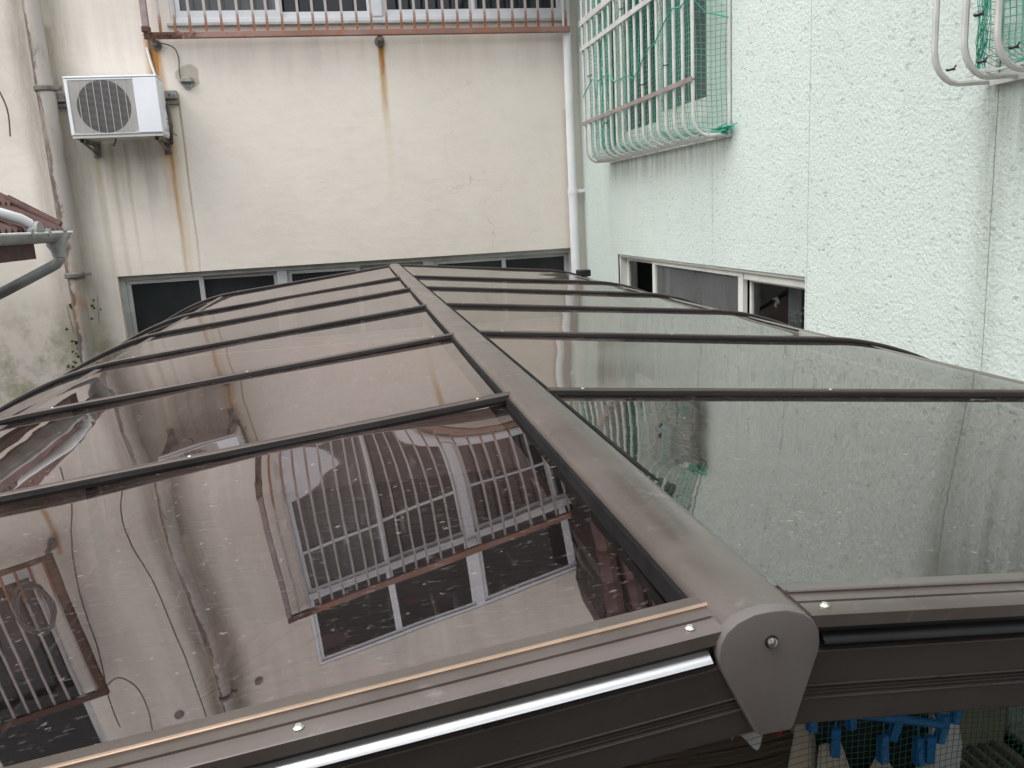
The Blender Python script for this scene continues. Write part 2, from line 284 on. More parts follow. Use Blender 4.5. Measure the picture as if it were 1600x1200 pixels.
# ------------------------------------------------------------------ mesh helpers
class MB:
    def __init__(s, tf=None): s.v = []; s.f = []; s.tf = tf
    def add(s, vs, fs):
        k = len(s.v)
        if s.tf: vs = [s.tf(*p) for p in vs]
        s.v += [tuple(p) for p in vs]; s.f += [tuple(i+k for i in q) for q in fs]; return s
    def box(s, a, b, c, d, e, g):
        s.add([(a, c, e), (b, c, e), (b, d, e), (a, d, e), (a, c, g), (b, c, g), (b, d, g), (a, d, g)],
              [(3, 2, 1, 0), (4, 5, 6, 7), (0, 1, 5, 4), (1, 2, 6, 5), (2, 3, 7, 6), (3, 0, 4, 7)]); return s
    def tube(s, pts, r, n=8, cap=True):
        pts = [Vector(p) for p in pts]; rs = r if isinstance(r, (list, tuple)) else [r]*len(pts)
        up = None; vs = []; fs = []
        for i, p in enumerate(pts):
            t = (pts[min(i+1, len(pts)-1)]-pts[max(i-1, 0)]).normalized()
            if up is None: up = Vector((0, 0, 1)) if abs(t.z) < .9 else Vector((0, 1, 0))
            a = t.cross(up)
            if a.length < 1e-4: a = t.cross(Vector((1, .3, 0)))
            a.normalize(); up = a.cross(t).normalized()
            for k in range(n):
                q = 2*pi*k/n; vs.append(p+a*cos(q)*rs[i]+up*sin(q)*rs[i])
        for i in range(len(pts)-1):
            for k in range(n): fs.append((i*n+k, i*n+(k+1) % n, (i+1)*n+(k+1) % n, (i+1)*n+k))
        if cap: fs.append(tuple(range(n-1, -1, -1))); fs.append(tuple((len(pts)-1)*n+k for k in range(n)))
        return s.add(vs, fs)
    def sweep(s, cs, path, closed=True, flip=False):
        """cs: (u along Y, w along the path normal); path: list of (x, z, nx, nz, y)"""
        n = len(cs); vs = []; fs = []
        for (x, z, nx, nz, y) in path:
            for (u, w) in cs: vs.append((x+w*nx, y+u, z+w*nz))
        m = n if closed else n-1
        for i in range(len(path)-1):
            for k in range(m):
                q = (i*n+k, i*n+(k+1) % n, (i+1)*n+(k+1) % n, (i+1)*n+k); fs.append(q[::-1] if flip else q)
        if closed: fs.append(tuple(range(n))); fs.append(tuple((len(path)-1)*n+k for k in range(n-1, -1, -1)))
        return s.add(vs, fs)
    def prism(s, poly, a, b, axis='y'):
        """poly of (p, q) extruded from a to b along an axis"""
        mk = {'y': lambda p, q, t: (p, t, q), 'x': lambda p, q, t: (t, p, q), 'z': lambda p, q, t: (p, q, t)}[axis]
        n = len(poly); vs = [mk(p, q, a) for p, q in poly]+[mk(p, q, b) for p, q in poly]
        fs = [tuple(range(n)), tuple(range(2*n-1, n-1, -1))]+[(k, n+k, n+(k+1) % n, (k+1) % n) for k in range(n)]
        return s.add(vs, fs)
    def grid(s, fn, nu, nv):
        vs = [fn(i/nu, j/nv) for j in range(nv+1) for i in range(nu+1)]
        fs = [(j*(nu+1)+i, j*(nu+1)+i+1, (j+1)*(nu+1)+i+1, (j+1)*(nu+1)+i) for j in range(nv) for i in range(nu)]
        return s.add(vs, fs)
    def mesh(s, name, mat, smooth=False, recalc=True, bevel=0):
        me = bpy.data.meshes.new(name); me.from_pydata(s.v, [], s.f); me.update()
        import bmesh
        bm = bmesh.new(); bm.from_mesh(me)
        if recalc: bmesh.ops.recalc_face_normals(bm, faces=bm.faces)
        if bevel:
            es = [e for e in bm.edges if len(e.link_faces) == 2 and e.calc_face_angle(0) > .6]
            bmesh.ops.bevel(bm, geom=es, offset=bevel, segments=2, affect='EDGES', profile=.5, clamp_overlap=True)
        bm.to_mesh(me); bm.free()
        if smooth:
            me.polygons.foreach_set('use_smooth', [True]*len(me.polygons))
            try: me.set_sharp_from_angle(angle=R(38))
            except Exception: pass
        me.materials.append(M[mat] if isinstance(mat, str) else mat); return me
    def build(s, name, mat, parent=None, smooth=False, recalc=True, bevel=0):
        return link(name, s.mesh(name, mat, smooth, recalc, bevel), parent)
def link(name, me, parent=None, loc=None):
    o = bpy.data.objects.new(name, me); COL.objects.link(o)
    if parent is not None:
        o.parent = parent
        if me is None or loc is None: pass
    if loc: o.location = loc
    if parent is not None and loc is None:
        # geometry is written in world space: cancel the parent's offset
        off = wloc(parent); o.location = (-off[0], -off[1], -off[2])
    return o
def wloc(o):
    v = Vector((0, 0, 0))
    while o is not None: v += o.location; o = o.parent
    return v
def tag(o, label, cat, group=None):
    o['label'] = label; o['category'] = cat
    if group: o['group'] = group
    return o
def thing(name, label, cat, loc=(0, 0, 0), group=None):
    o = bpy.data.objects.new(name, None); COL.objects.link(o); o.location = loc; o.empty_display_size = .1
    return tag(o, label, cat, group)
# geometry of every child is written in world coordinates except where loc is given

def lin(a, b, n): return [a+(b-a)*i/n for i in range(n+1)]
D, XR = 7.0, 1.977         # cream wall plane (y), mint wall plane (x)

# ------------------------------------------------------------------ setting
g = MB().box(-120, 120, -120, 120, -3.2, -2.9).build('ground', 'ground'); g['kind'] = 'structure'
rear = MB(); rear.box(-4.5, -.45, -.95, -.75, -2.9, 2.6).box(-.45, .75, -.95, -.75, -2.9, -.75).box(.75, 2.6, -.95, -.75, -2.9, 2.6).box(-.45, .75, -.95, -.75, 1.0, 2.6)
o = rear.build('rear_wall', 'rear'); o['kind'] = 'structure'
o = MB().box(-.6, .9, -2.6, -2.5, -.75, 1.2).build('rear_room', 'dark'); o['kind'] = 'structure'

def wall_cells(u0, u1, v0, v1, holes, fn_face, depth):
    """quads of a wall rectangle minus holes, with reveals of the given depth"""
    us = sorted({u0, u1, *[min(max(h[k], u0), u1) for h in holes for k in (0, 1)]})
    vs = sorted({v0, v1, *[min(max(h[k], v0), v1) for h in holes for k in (2, 3)]})
    mb = MB(fn_face)
    for a, b in zip(us, us[1:]):
        for c, d in zip(vs, vs[1:]):
            m, q = (a+b)/2, (c+d)/2
            if any(h[0] < m < h[1] and h[2] < q < h[3] for h in holes): continue
            mb.add([(a, c, 0), (b, c, 0), (b, d, 0), (a, d, 0)], [(0, 1, 2, 3)])
    for h in holes:
        a, b, c, d = max(h[0], u0), min(h[1], u1), max(h[2], v0), min(h[3], v1)
        if b <= a or d <= c: continue
        mb.add([(a, d, 0), (b, d, 0), (b, d, depth), (a, d, depth)], [(0, 1, 2, 3)])
        mb.add([(a, c, 0), (b, c, 0), (b, c, depth), (a, c, depth)], [(3, 2, 1, 0)])
        if h[0] >= u0: mb.add([(a, c, 0), (a, d, 0), (a, d, depth), (a, c, depth)], [(0, 1, 2, 3)])
        if h[1] <= u1: mb.add([(b, c, 0), (b, d, 0), (b, d, depth), (b, c, depth)], [(3, 2, 1, 0)])
    return mb
FY = lambda u, v, n: (u, D+n, v)
FX = lambda u, v, n: (XR+n, u, v)
def ubox(F, u0, u1, v0, v1, n0, n1, mb=None):
    mb = mb or MB(); mb.tf = F
    mb.add([(u0, v0, n0), (u1, v0, n0), (u1, v1, n0), (u0, v1, n0), (u0, v0, n1), (u1, v0, n1), (u1, v1, n1), (u0, v1, n1)],
           [(3, 2, 1, 0), (4, 5, 6, 7), (0, 1, 5, 4), (1, 2, 6, 5), (2, 3, 7, 6), (3, 0, 4, 7)])
    return mb
def window(F, par, u0, u1, v0, v1, fmat, n0=.02, fw=.035, name='window'):
    """outer frame as a part; returns it so that sashes and panes become sub-parts"""
    mb = MB(F); n1 = n0+.09
    ubox(F, u0, u1, v1-fw, v1, n0, n1, mb); ubox(F, u0, u1, v0, v0+fw, n0, n1, mb)
    ubox(F, u0, u0+fw, v0+fw, v1-fw, n0, n1, mb); ubox(F, u1-fw, u1, v0+fw, v1-fw, n0, n1, mb)
    return mb.build(name, fmat, par, bevel=.003)
def sash(F, par, u0, u1, v0, v1, n, smat, pmat, sw=.035, bot=None, muntin=None, sl=None, sr=None):
    bot = bot or sw; sl = sl or sw; sr = sr or sw; mb = MB(F)
    ubox(F, u0, u1, v1-sw, v1, n, n+.028, mb); ubox(F, u0, u1, v0, v0+bot, n, n+.028, mb)
    ubox(F, u0, u0+sl, v0+bot, v1-sw, n, n+.028, mb); ubox(F, u1-sr, u1, v0+bot, v1-sw, n, n+.028, mb)
    if muntin: ubox(F, u0+sl, u1-sr, muntin-.012, muntin+.012, n+.003, n+.024, mb)
    mb.build('sash', smat, par, bevel=.002)
    p = MB(F); p.add([(u0+sl, v0+bot, n+.014), (u1-sr, v0+bot, n+.014), (u1-sr, v1-sw, n+.014), (u0+sl, v1-sw, n+.014)], [(0, 1, 2, 3)])
    p.f = [tuple(reversed(q)) for q in p.f] if F is FX else p.f; p.build('pane', pmat, par, recalc=False)

# ------------------------------------------------------------------ cream building
CB = thing('cream_building', 'cream plastered building across the yard with rust runs and dark window band', 'building', (0, D+3, -2.9))
LOW = (-1.821, 1.890, -1.0, -.325); UP = (-1.175, 1.890, 1.528, 3.16); LFT = (-5.0, -3.235, 1.34, 3.14)
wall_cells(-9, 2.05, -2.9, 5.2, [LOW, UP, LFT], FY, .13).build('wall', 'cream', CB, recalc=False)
b = MB().box(-9, 2.05, D+.9, D+.95, -2.9, 5.2); b.box(-9, 2.05, D+.1, D+.9, 5.19, 5.25); b.box(-9, 2.05, D+.14, D+.9, 1.0, 1.05); b.build('interior', 'dark', CB)
# lower band: three pairs of sliding sashes between thick mullions
w = window(FY, CB, LOW[0], LOW[1], LOW[2], LOW[3], 'alu_grey', .055, .04)
for a, bb in ((-.616, -.535), (.580, .672)): ubox(FY, a, bb, LOW[2]+.04, LOW[3]-.04, .05, .14).build('mullion', 'alu_grey', w, bevel=.003)
for (a, m, c) in ((LOW[0]+.04, -1.212, -.616), (-.535, .037, .580), (.672, 1.275, LOW[1]-.04)):
    sash(FY, w, a, m+.018, LOW[2]+.04, LOW[3]-.04, .072, 'alu_grey', 'pglass', .032, sl=.034, sr=.036)
    sash(FY, w, m-.018, c, LOW[2]+.04, LOW[3]-.04, .104, 'alu_grey', 'pglass', .032)
# upper window: sliding sashes below a transom, fixed lights above
w = window(FY, CB, UP[0], UP[1], UP[2], UP[3], 'alu', .005, .036)
sl = ubox(FY, UP[0]-.03, UP[1], UP[2]-.022, UP[2], -.035, .12).build('sill', 'alu_grey', w, bevel=.003)
ubox(FY, UP[0]+.036, UP[1]-.036, 2.40, 2.45, .004, .1).build('transom', 'alu', w, bevel=.003)
ubox(FY, .325, .405, UP[2]+.036, 2.40, -.004, .1).build('mullion', 'alu', w, bevel=.003)
ubox(FY, .325, .405, 2.45, UP[3]-.036, -.004, .1).build('mullion', 'alu', w, bevel=.003)
for (a, m, c, fr) in ((UP[0]+.036, -.40, .325, 1), (.405, 1.14, UP[1]-.036, 0)):
    sash(FY, w, a, m+.03, UP[2]+.036, 2.40, .02 if fr else .052, 'alu', 'glass_screen' if fr else 'glass_dark', .035, .058, 2.0)
    sash(FY, w, m-.03, c, UP[2]+.036, 2.40, .052 if fr else .02, 'alu', 'glass_dark', .035, .05, 2.0)
    sash(FY, w, a, m+.02, 2.45, UP[3]-.036, .02, 'alu', 'glass_dark', .03)
    sash(FY, w, m+.02, c, 2.45, UP[3]-.036, .02, 'alu', 'glass_dark', .03)
w = window(FY, CB, LFT[0], LFT[1], LFT[2], LFT[3], 'alu_grey', .02, .04)
for a, c in ((LFT[0]+.04, -4.15), (-4.15, LFT[1]-.04)): sash(FY, w, a, c, LFT[2]+.04, LFT[3]-.04, .05, 'alu_grey', 'glass_dark', .04)
# round vent hood over its hole, two small wall holes higher up
mb = MB(); seg = 14
pts = [(-1.113+.052*cos(pi*k/seg), 1.105+.046*sin(pi*k/seg)) for k in range(seg+1)]
for i, (dy, s) in enumerate(((0, 1), (-.035, .93), (-.055, .6))):
    mb.v += [(-1.113+(x+1.113)*s, D+dy, 1.105+(z-1.105)*s) for x, z in pts]
for r0 in range(2):
    for k in range(seg): mb.f.append((r0*(seg+1)+k, r0*(seg+1)+k+1, (r0+1)*(seg+1)+k+1, (r0+1)*(seg+1)+k))
mb.f.append(tuple(2*(seg+1)+k for k in range(seg+1)))
vh = mb.build('vent_hood', 'concrete', CB, smooth=True)
MB().tube([(-1.113, D+.02, 1.095), (-1.113, D-.012, 1.095)], .040, 16).build('vent_pipe', 'pvc_grey', vh)
for x in (-2.59, -1.78): MB().tube([(x, D+.02, 3.05), (x, D-.006, 3.05)], .045, 16).build('wall_hole_cover', 'iron', CB)

# ------------------------------------------------------------------ grilles on the cream building
def flat_grille(name, label, x0, x1, z0, z1, yg, pitch, post_side, n_brk):
    t = thing(name, label, 'window grille', (x0, yg, z0))
    rl = MB(); segs = max(4, int((x1-x0)/.12))
    rl.box(x0-.02, x1, yg-.022, yg+.022, z0-.027, z0+.016).build('bottom_rail', 'rust', t, bevel=.004)
    MB().box(x0-.02, x1, yg-.022, yg+.022, z1-.03, z1+.03).build('top_rail', 'rust', t, bevel=.004)
    if post_side == 'L':
        MB().box(x0-.024, x0+.022, yg-.026, yg+.02, z0+.017, z1-.031).build('post', 'post', t, bevel=.004)
        c = MB(); c.box(x0-.03, x0+.028, yg-.032, yg+.026, z0+.018, z0+.058); c.build('rusted_collar', 'rust', t, bevel=.006)
    else:
        MB().box(x1-.06, x1, yg-.026, yg+.02, z0+.017, z1-.031).build('post', 'rust', t, bevel=.004)
    bar = MB().box(-.0095, .0095, -.006, .006, z0+.012, z1-.028).mesh('bar', 'barpaint')
    n = int((x1-x0)/pitch)
    for k in range(1, n+1):
        x = x0+pitch*k-.012
        if x > x1-.02: break
        o = link('bar', bar, t, (x-x0+random.uniform(-.004, .004), random.uniform(-.003, .003), -z0)); o.rotation_euler = (0, random.uniform(-.004, .004), 0)
    for xb in n_brk:
        MB().box(xb-.016, xb+.016, yg, D+.01, z0-.062, z0-.03).tube([(xb, D-.005, z0-.05), (xb, D-.02, z0-.05)], .04, 10).build('bracket', 'iron', t, bevel=.003)
    return t
g = flat_grille('window_grille', 'rusty vertical bar grille over the upper window of the cream building', -1.335, 1.885, 1.425, 2.52, 6.88, .1105, 'L', (-1.30, .365))
flat_grille('window_grille', 'rusty bar grille hung with a cable coil, mirrored at lower left in roof panel', -4.9, -3.0, 1.27, 2.52, 6.86, .115, 'R', (-3.03,))
# flaking rust on the left end of the bottom rail
mb = MB()
for k in range(60):
    x = random.uniform(-1.36, -1.0); z = 1.425+random.uniform(-.034, .02); s = random.uniform(.004, .013); y = 6.857+random.uniform(-.004, .006)
    mb.add([(x-s*1.6, y, z), (x, y-s*.8, z-s*.7), (x+s*1.6, y, z), (x, y-s*.6, z+s*.6)], [(0, 1, 3), (1, 2, 3), (0, 1, 2)])
fl = mb.build('rust_flakes', 'rust', g); fl['kind'] = 'stuff'
# coil and cables
mb = MB()
for k in range(9):
    cx, cz, ra, rb = -3.24+random.uniform(-.01, .01), 1.60+random.uniform(-.012, .012), .135+random.uniform(-.02, .02), .21+random.uniform(-.03, .03)
    mb.tube([(cx+ra*cos(q), 6.80+random.uniform(-.01, .01), cz+rb*sin(q)) for q in lin(0, 2*pi, 24)], .0055, 5, False)
tag(mb.build('cable_coil', 'cable', smooth=True), 'coiled black cable hung on the left grille, mirrored in the roof panel', 'cable')
def cable(pts, r, label, mat='cable', grp=None):
    P_ = [Vector(p) for p in pts]; out = []
    for i in range(len(P_)-1):
        p0, p1, p2, p3 = P_[max(i-1, 0)], P_[i], P_[i+1], P_[min(i+2, len(P_)-1)]
        for t in (0, .2, .4, .6, .8):
            out.append(.5*((2*p1)+(-p0+p2)*t+(2*p0-5*p1+4*p2-p3)*t*t+(-p0+3*p1-3*p2+p3)*t**3))
    out.append(P_[-1])
    return tag(MB().tube(out, r, 6).build('cable', mat, smooth=True), label, 'cable', grp)
cable([(-2.70, 6.95, .6), (-2.74, 6.95, .83), (-2.88, 6.95, 1.28), (-2.95, 6.95, 1.67), (-2.99, 6.95, 2.2), (-3.04, 6.9, 2.61), (-3.05, 6.9, 2.9)], .006, 'thin black cable dropping beside the left grille, mirrored in the roof panel')
cable([(-2.40, 6.95, .75), (-2.39, 6.95, .95), (-2.45, 6.94, 1.2), (-2.44, 6.95, 1.45), (-2.38, 6.95, 1.76), (-2.37, 6.95, 2.19), (-2.36, 6.95, 2.7), (-2.35, 6.95, 3.2), (-2.34, 6.95, 5.1)], .006, 'long thin dark cable hanging just left of the peeling downpipe')
cable([(-3.03, 6.86, 2.5), (-2.9, 6.88, 2.45), (-2.8, 6.9, 2.6), (-2.80, 6.94, 2.85), (-2.85, 6.96, 3.15), (-2.85, 6.98, 3.6)], .006, 'short black cable looping up from the left grille corner')
cable([(-1.30, 6.87, 1.375), (-1.22, 6.95, 1.372), (-1.17, 6.97, 1.345), (-1.152, 6.98, 1.28), (-1.158, 6.98, 1.20), (-1.155, 6.98, 1.13), (-1.135, 6.955, 1.08), (-1.105, 6.93, 1.062), (-1.085, 6.94, 1.07)], .0045, 'thin grey cable hooking from the rusty rail down to the vent hood')
cable([(-1.37, 6.985, 1.36), (-1.355, 6.985, 1.25), (-1.335, 6.985, 1.14), (-1.325, 6.985, 1.0)], .010, 'slim white conduit running down behind the air conditioner', 'pvc')

# ------------------------------------------------------------------ air conditioner with its wall rail
AC = thing('air_conditioner', 'white outdoor air conditioner unit on brackets with round dark fan grille', 'air conditioner', (-1.58, 6.76, .69))
x0, x1, z0, z1, y0, y1 = -1.889, -1.268, .69, 1.105, 6.64, 6.88
gx0, gx1, gz0, gz1 = x0+.022, x0+.455, z0+.028, z1-.022
fc, fz, fr = (gx0+gx1)/2+.005, (gz0+gz1)/2, .182
mb = MB().box(x0, x1, y0+.012, y1, z0+.012, z1-.01); mb.build('casing', 'ac', AC, bevel=.006)
mb = MB().box(x0-.004, x1+.004, y0-.006, y1+.004, z1-.0095, z1+.004); mb.build('top_cover', 'ac', AC, bevel=.005)
MB().box(gx1+.004, x1-.001, y0-.004, y0+.0115, z0+.022, z1-.012).build('front_panel', 'ac', AC, bevel=.004)
mb = MB().box(x0, gx0, y0-.002, y0+.0115, z0+.022, z1-.012).box(gx0, gx1+.003, y0-.002, y0+.0115, gz1+.001, z1-.012).box(gx0, gx1+.003, y0-.002, y0+.0115, z0+.022, gz0-.001)
mb.build('front_frame', 'ac', AC)
MB().box(x0+.004, x1-.004, y0+.004, y1-.01, z0-.003, z0+.0115).build('base_tray', 'ac_grille', AC)
# grille plate with a round opening, fan behind, guard wires in front
mb = MB(); n = 40; ring = []; sq = []
for k in range(n):
    q = 2*pi*k/n; c_, s_ = cos(q), sin(q); m = max(abs(c_)/((gx1-gx0)/2-.001), abs(s_)/((gz1-gz0)/2-.001))
    ring.append((fc+fr*c_, y0+.008, fz+fr*s_)); sq.append(((gx0+gx1)/2+c_/m, y0+.008, fz+s_/m))
mb.add(ring+sq+[(x, y0+.0115, z) for x, y, z in ring], [(k, (k+1) % n, n+(k+1) % n, n+k) for k in range(n)]+[(k, 2*n+k, 2*n+(k+1) % n, (k+1) % n) for k in range(n)])
gp = mb.build('grille_plate', 'ac_grille', AC)
MB().add([(fc, y0+.0105, fz)]+[(fc+fr*1.0*cos(2*pi*k/n), y0+.0105, fz+fr*1.0*sin(2*pi*k/n)) for k in range(n)], [(0, k+1, (k+1) % n+1) for k in range(n)]).build('fan_well', 'fan', AC)
mb = MB()
nsl = 46
for k in range(nsl):
    z = gz0+.004+(gz1-gz0-.008)*k/(nsl-1); mb.box(gx0, gx1, y0-.002, y0+.0005, z-.0006, z+.0006)
sl = mb.build('louvre', 'ac_grille', AC); sl['kind'] = 'stuff'
mb = MB()
for k in range(-3, 4): mb.box(fc+k*.052-.0016, fc+k*.052+.0016, y0-.0055, y0-.0035, gz0, gz1)
mb.build('guard_wires', 'ac_grille', AC)
mb = MB().tube([(fc, y0+.004, fz), (fc, y0+.0100, fz)], .026, 20); mb.build('fan_hub', 'fan', AC)
for x in (x0+.06, x1-.05):
    mb = MB()
    for s in (-.016, .016):
        mb.add([(x+s-.003, y0+.02, z0-.004), (x+s+.003, y0+.02, z0-.004), (x+s+.003, D, z0-.004), (x+s-.003, D, z0-.004),
                (x+s-.003, y0+.02, z0-.028), (x+s+.003, y0+.02, z0-.028), (x+s+.003, D, z0-.028), (x+s-.003, D, z0-.028)],
               [(3, 2, 1, 0), (4, 5, 6, 7), (0, 1, 5, 4), (1, 2, 6, 5), (2, 3, 7, 6), (3, 0, 4, 7)])
    mb.tube([(x, y0+.04, z0-.03), (x, D, z0-.085)], .009, 8).box(x-.024, x+.024, D-.012, D, z0-.11, z0+.35)
    mb.build('bracket_arm', 'iron', AC)
MB().tube([(x1+.012, 6.86, .93), (x1+.016, 6.87, .86), (x1+.022, 6.86, .78), (x1+.005, 6.9, .71), (x1-.01, 6.97, .66)], .013, 8).tube([(x1+.006, 6.8, .80), (x1+.03, 6.78, .76), (x1+.034, 6.8, .72), (x1+.06, 6.82, .70)], .004, 5).tube([(x1+.004, 6.78, .83), (x1+.03, 6.77, .80), (x1+.05, 6.77, .785)], .003, 5).build('pipe_hose', 'cable', AC, smooth=True)
MB().box(x1+.0005, x1+.010, y0+.07, y0+.17, z0+.05, z0+.19).build('valve_cover', 'ac', AC, bevel=.003)
MB().tube([(x0+.27, 6.74, z0), (x0+.262, 6.74, z0-.03), (x0+.24, 6.76, z0-.05)], .008, 6).build('drain_spout', 'iron', AC)
rail = thing('wall_rail', 'grey mortared wall rail behind the air conditioner unit', 'bracket rail', (-1.63, D, 1.0))
MB().box(-2.075, -1.195, D-.05, D, .985, 1.045).build('rail_body', 'concrete', rail, bevel=.006)
MB().box(-2.075, -1.195, D-.04, D, .945, .972).build('lower_flange', 'iron', rail, bevel=.003)
for x in (-2.04, -1.98, -1.29, -1.25, -1.215): MB().tube([(x, D-.045, 1.012), (x, D-.062, 1.012)], .010, 6).build('bolt', 'iron', rail)

# ------------------------------------------------------------------ downpipes
t = thing('downpipe', 'old peeling brown and grey drainpipe on the cream wall', 'drainpipe', (-2.09, 6.9, -2.9))
px = -2.125*.986; yp = 6.90
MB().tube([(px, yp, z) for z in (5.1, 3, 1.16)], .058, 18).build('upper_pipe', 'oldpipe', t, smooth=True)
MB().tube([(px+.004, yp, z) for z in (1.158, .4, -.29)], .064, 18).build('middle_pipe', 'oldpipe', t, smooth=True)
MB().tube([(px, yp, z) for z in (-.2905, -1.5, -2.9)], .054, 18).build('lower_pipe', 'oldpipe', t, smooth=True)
for z in (1.07, -.29, 3.0):
    cl = MB().tube([(px+.002, yp, z-.022), (px+.002, yp, z-.012), (px+.002, yp, z+.012), (px+.002, yp, z+.022)], [.068, .077, .077, .068], 18)
    cl.box(px-.02, px+.02, yp+.06, D, z-.015, z+.015).box(px+.07, px+.115, yp-.03, yp+.01, z-.012, z+.014).build('pipe_collar', 'iron', t, smooth=True)
t = thing('downpipe', 'clean white drainpipe in the corner between cream wall and mint wall', 'drainpipe', (1.885, 6.93, -2.9))
cxp = 1.872
MB().tube([(cxp, 6.93, z) for z in (-2.9, 0, .15)], .037, 18).build('lower_pipe', 'pvc', t, smooth=True)
MB().tube([(cxp, 6.93, .1505), (cxp, 6.93, 1.2), (cxp, 6.93, 1.98), (cxp-.02, 6.90, 2.04), (cxp-.22, 6.7, 2.10), (cxp-.40, 6.5, 2.14)], .034, 18).build('upper_pipe', 'pvc', t, smooth=True)
cl = MB().tube([(cxp, 6.93, .125), (cxp, 6.93, .175)], .041, 18); cl.box(cxp+.02, XR, 6.915, 6.945, .135, .165).build('pipe_clip', 'pvc', t, smooth=True)

# ------------------------------------------------------------------ ivy by the old pipe
iv = thing('ivy', 'small green ivy sprigs on the cream wall beside the old drainpipe', 'plant', (-2.09, 6.95, -1.0))
mb = MB(); lf = MB()
for (x, z, n, sgn) in ((-2.195, -.62, 9, -1), (-2.175, -.88, 10, -1), (-2.00, -.56, 6, 1), (-1.99, -1.0, 6, 1), (-2.23, -1.1, 6, -1)):
    mb.tube([(x, 6.985, z-.12), (x+.01*sgn, 6.98, z), (x+.02*sgn, 6.985, z+.1)], .002, 5)
    for k in range(n):
        lx, lz = x+random.uniform(-.05, .045), z+random.uniform(-.1, .1); s = random.uniform(.009, .021); q = random.uniform(-1, 1)
        a = [(-1, 0), (-.45, .5), (0, 1.25), (.45, .5), (1, 0), (.3, -.5), (0, -.35), (-.3, -.5)]
        lf.add([(lx+s*(u*cos(q)-v*sin(q)), 6.972+random.uniform(-.015, .012)-.3*s*abs(u), lz+s*(u*sin(q)+v*cos(q))) for u, v in a], [(0, 1, 6, 7), (1, 2, 6), (2, 3, 6), (3, 4, 5, 6)])
mb.build('stem', 'wood', iv); o = lf.build('leaves', 'leaf', iv); o['kind'] = 'stuff'

# ------------------------------------------------------------------ mint building
MBD = thing('mint_building', 'pale mint green rough stucco building on the right with low sliding window', 'building', (XR+2, 3, -2.9))
W1 = (3.405, 6.082, -1.3, -.352); W2 = (4.42, 6.10, .44, 1.85); W3 = (.55, 2.12, .45, 1.85); W0 = (1.4, 3.2, -2.75, -1.72)
HO = [W1, W2, W3, W0]
js = [-.75, .28, 1.30, 2.316, 3.391, 4.38, 5.30, 6.24, 6.998]
for a, bb in zip(js, js[1:]):
    cut = a > W1[0] and bb < W1[1]
    for c0, c1 in (((-2.9, W1[2]), (W1[3], 3.1)) if cut else ((-2.9, 3.1),)):
        wall_cells(a+.0011, bb-.0011, c0, c1, HO, FX, .10).build('wall_panel', 'mint', MBD, recalc=False)
wall_cells(-.75, 6.998, -2.9, 3.1, HO, lambda u, v, n: (XR+.004+n, u, v), .09).build('backing', 'mint', MBD, recalc=False)
MB().box(XR+1.0, XR+1.05, -.75, 7, -2.9, 3.1).box(XR+.12, XR+1, -.75, 7, 3.05, 3.1).box(XR+.14, XR+1, -.75, 7, -.02, .02).box(XR+.12, XR+1, -.75, -.70, -2.9, 3.05).box(XR+.12, XR+1, 6.95, 7.0, -2.9, 3.05).build('interior', 'dark', MBD)
MB().box(XR-.02, XR+1.1, -.75, 6.99, 3.101, 3.16).build('parapet_cap', 'pvc_grey', MBD)
# low window
w = window(FX, MBD, W1[0]+.001, W1[1]-.001, W1[2], W1[3], 'cream_frame', .012, .018)
ubox(FX, W1[0]+.03, W1[1]-.03, W1[3]-.0235, W1[3]-.0185, .02, .1).build('head_track', 'alu_grey', w)
sash(FX, w, 5.34, W1[1]-.022, W1[2]+.03, W1[3]-.024, .062, 'cream_frame', 'glass_dark', .024, sl=.035, sr=.04)
sash(FX, w, 4.07, 5.42, W1[2]+.03, W1[3]-.024, .028, 'cream_frame', 'glass_screen', .022, sl=.055, sr=.05)
ubox(FX, W1[0]+.019, 4.06, W1[3]-.057, W1[3]-.024, .028, .06).build('shutter_rail', 'cream_frame', w, bevel=.003)
sash(FX, w, W1[0]+.019, 4.06, W1[2]+.03, W1[3]-.058, .062, 'cream_frame', 'glass_dark', .012, sl=.018, sr=.02)
for (a, bb, xx) in ((4.85, 5.22, .30), (5.36, 6.05, .30), (3.78, 3.91, .2)):
    MB().grid(lambda u, v: (XR+xx+.02*sin(u*(bb-a)*55), a+(bb-a)*u, -1.3+.95*v), 40, 1).build('curtain', 'curtain', w, smooth=True)
mb = MB()
for (cy, cz, rr_) in ((3.62, -.56, .06), (3.72, -.57, .045), (3.9, -.52, .035), (3.58, -.63, .05)):
    for k in range(26):
        q = random.uniform(0, 2*pi); d_ = rr_*math.sqrt(random.random()); s = random.uniform(.004, .010)
        y, z = cy+d_*cos(q), cz+d_*sin(q)*.8; mb.add([(XR+.13, y-s, z), (XR+.128, y, z-s), (XR+.13, y+s, z), (XR+.128, y, z+s)], [(0, 1, 2, 3)])
o = mb.build('lace_motif', 'lace', w); o['kind'] = 'stuff'
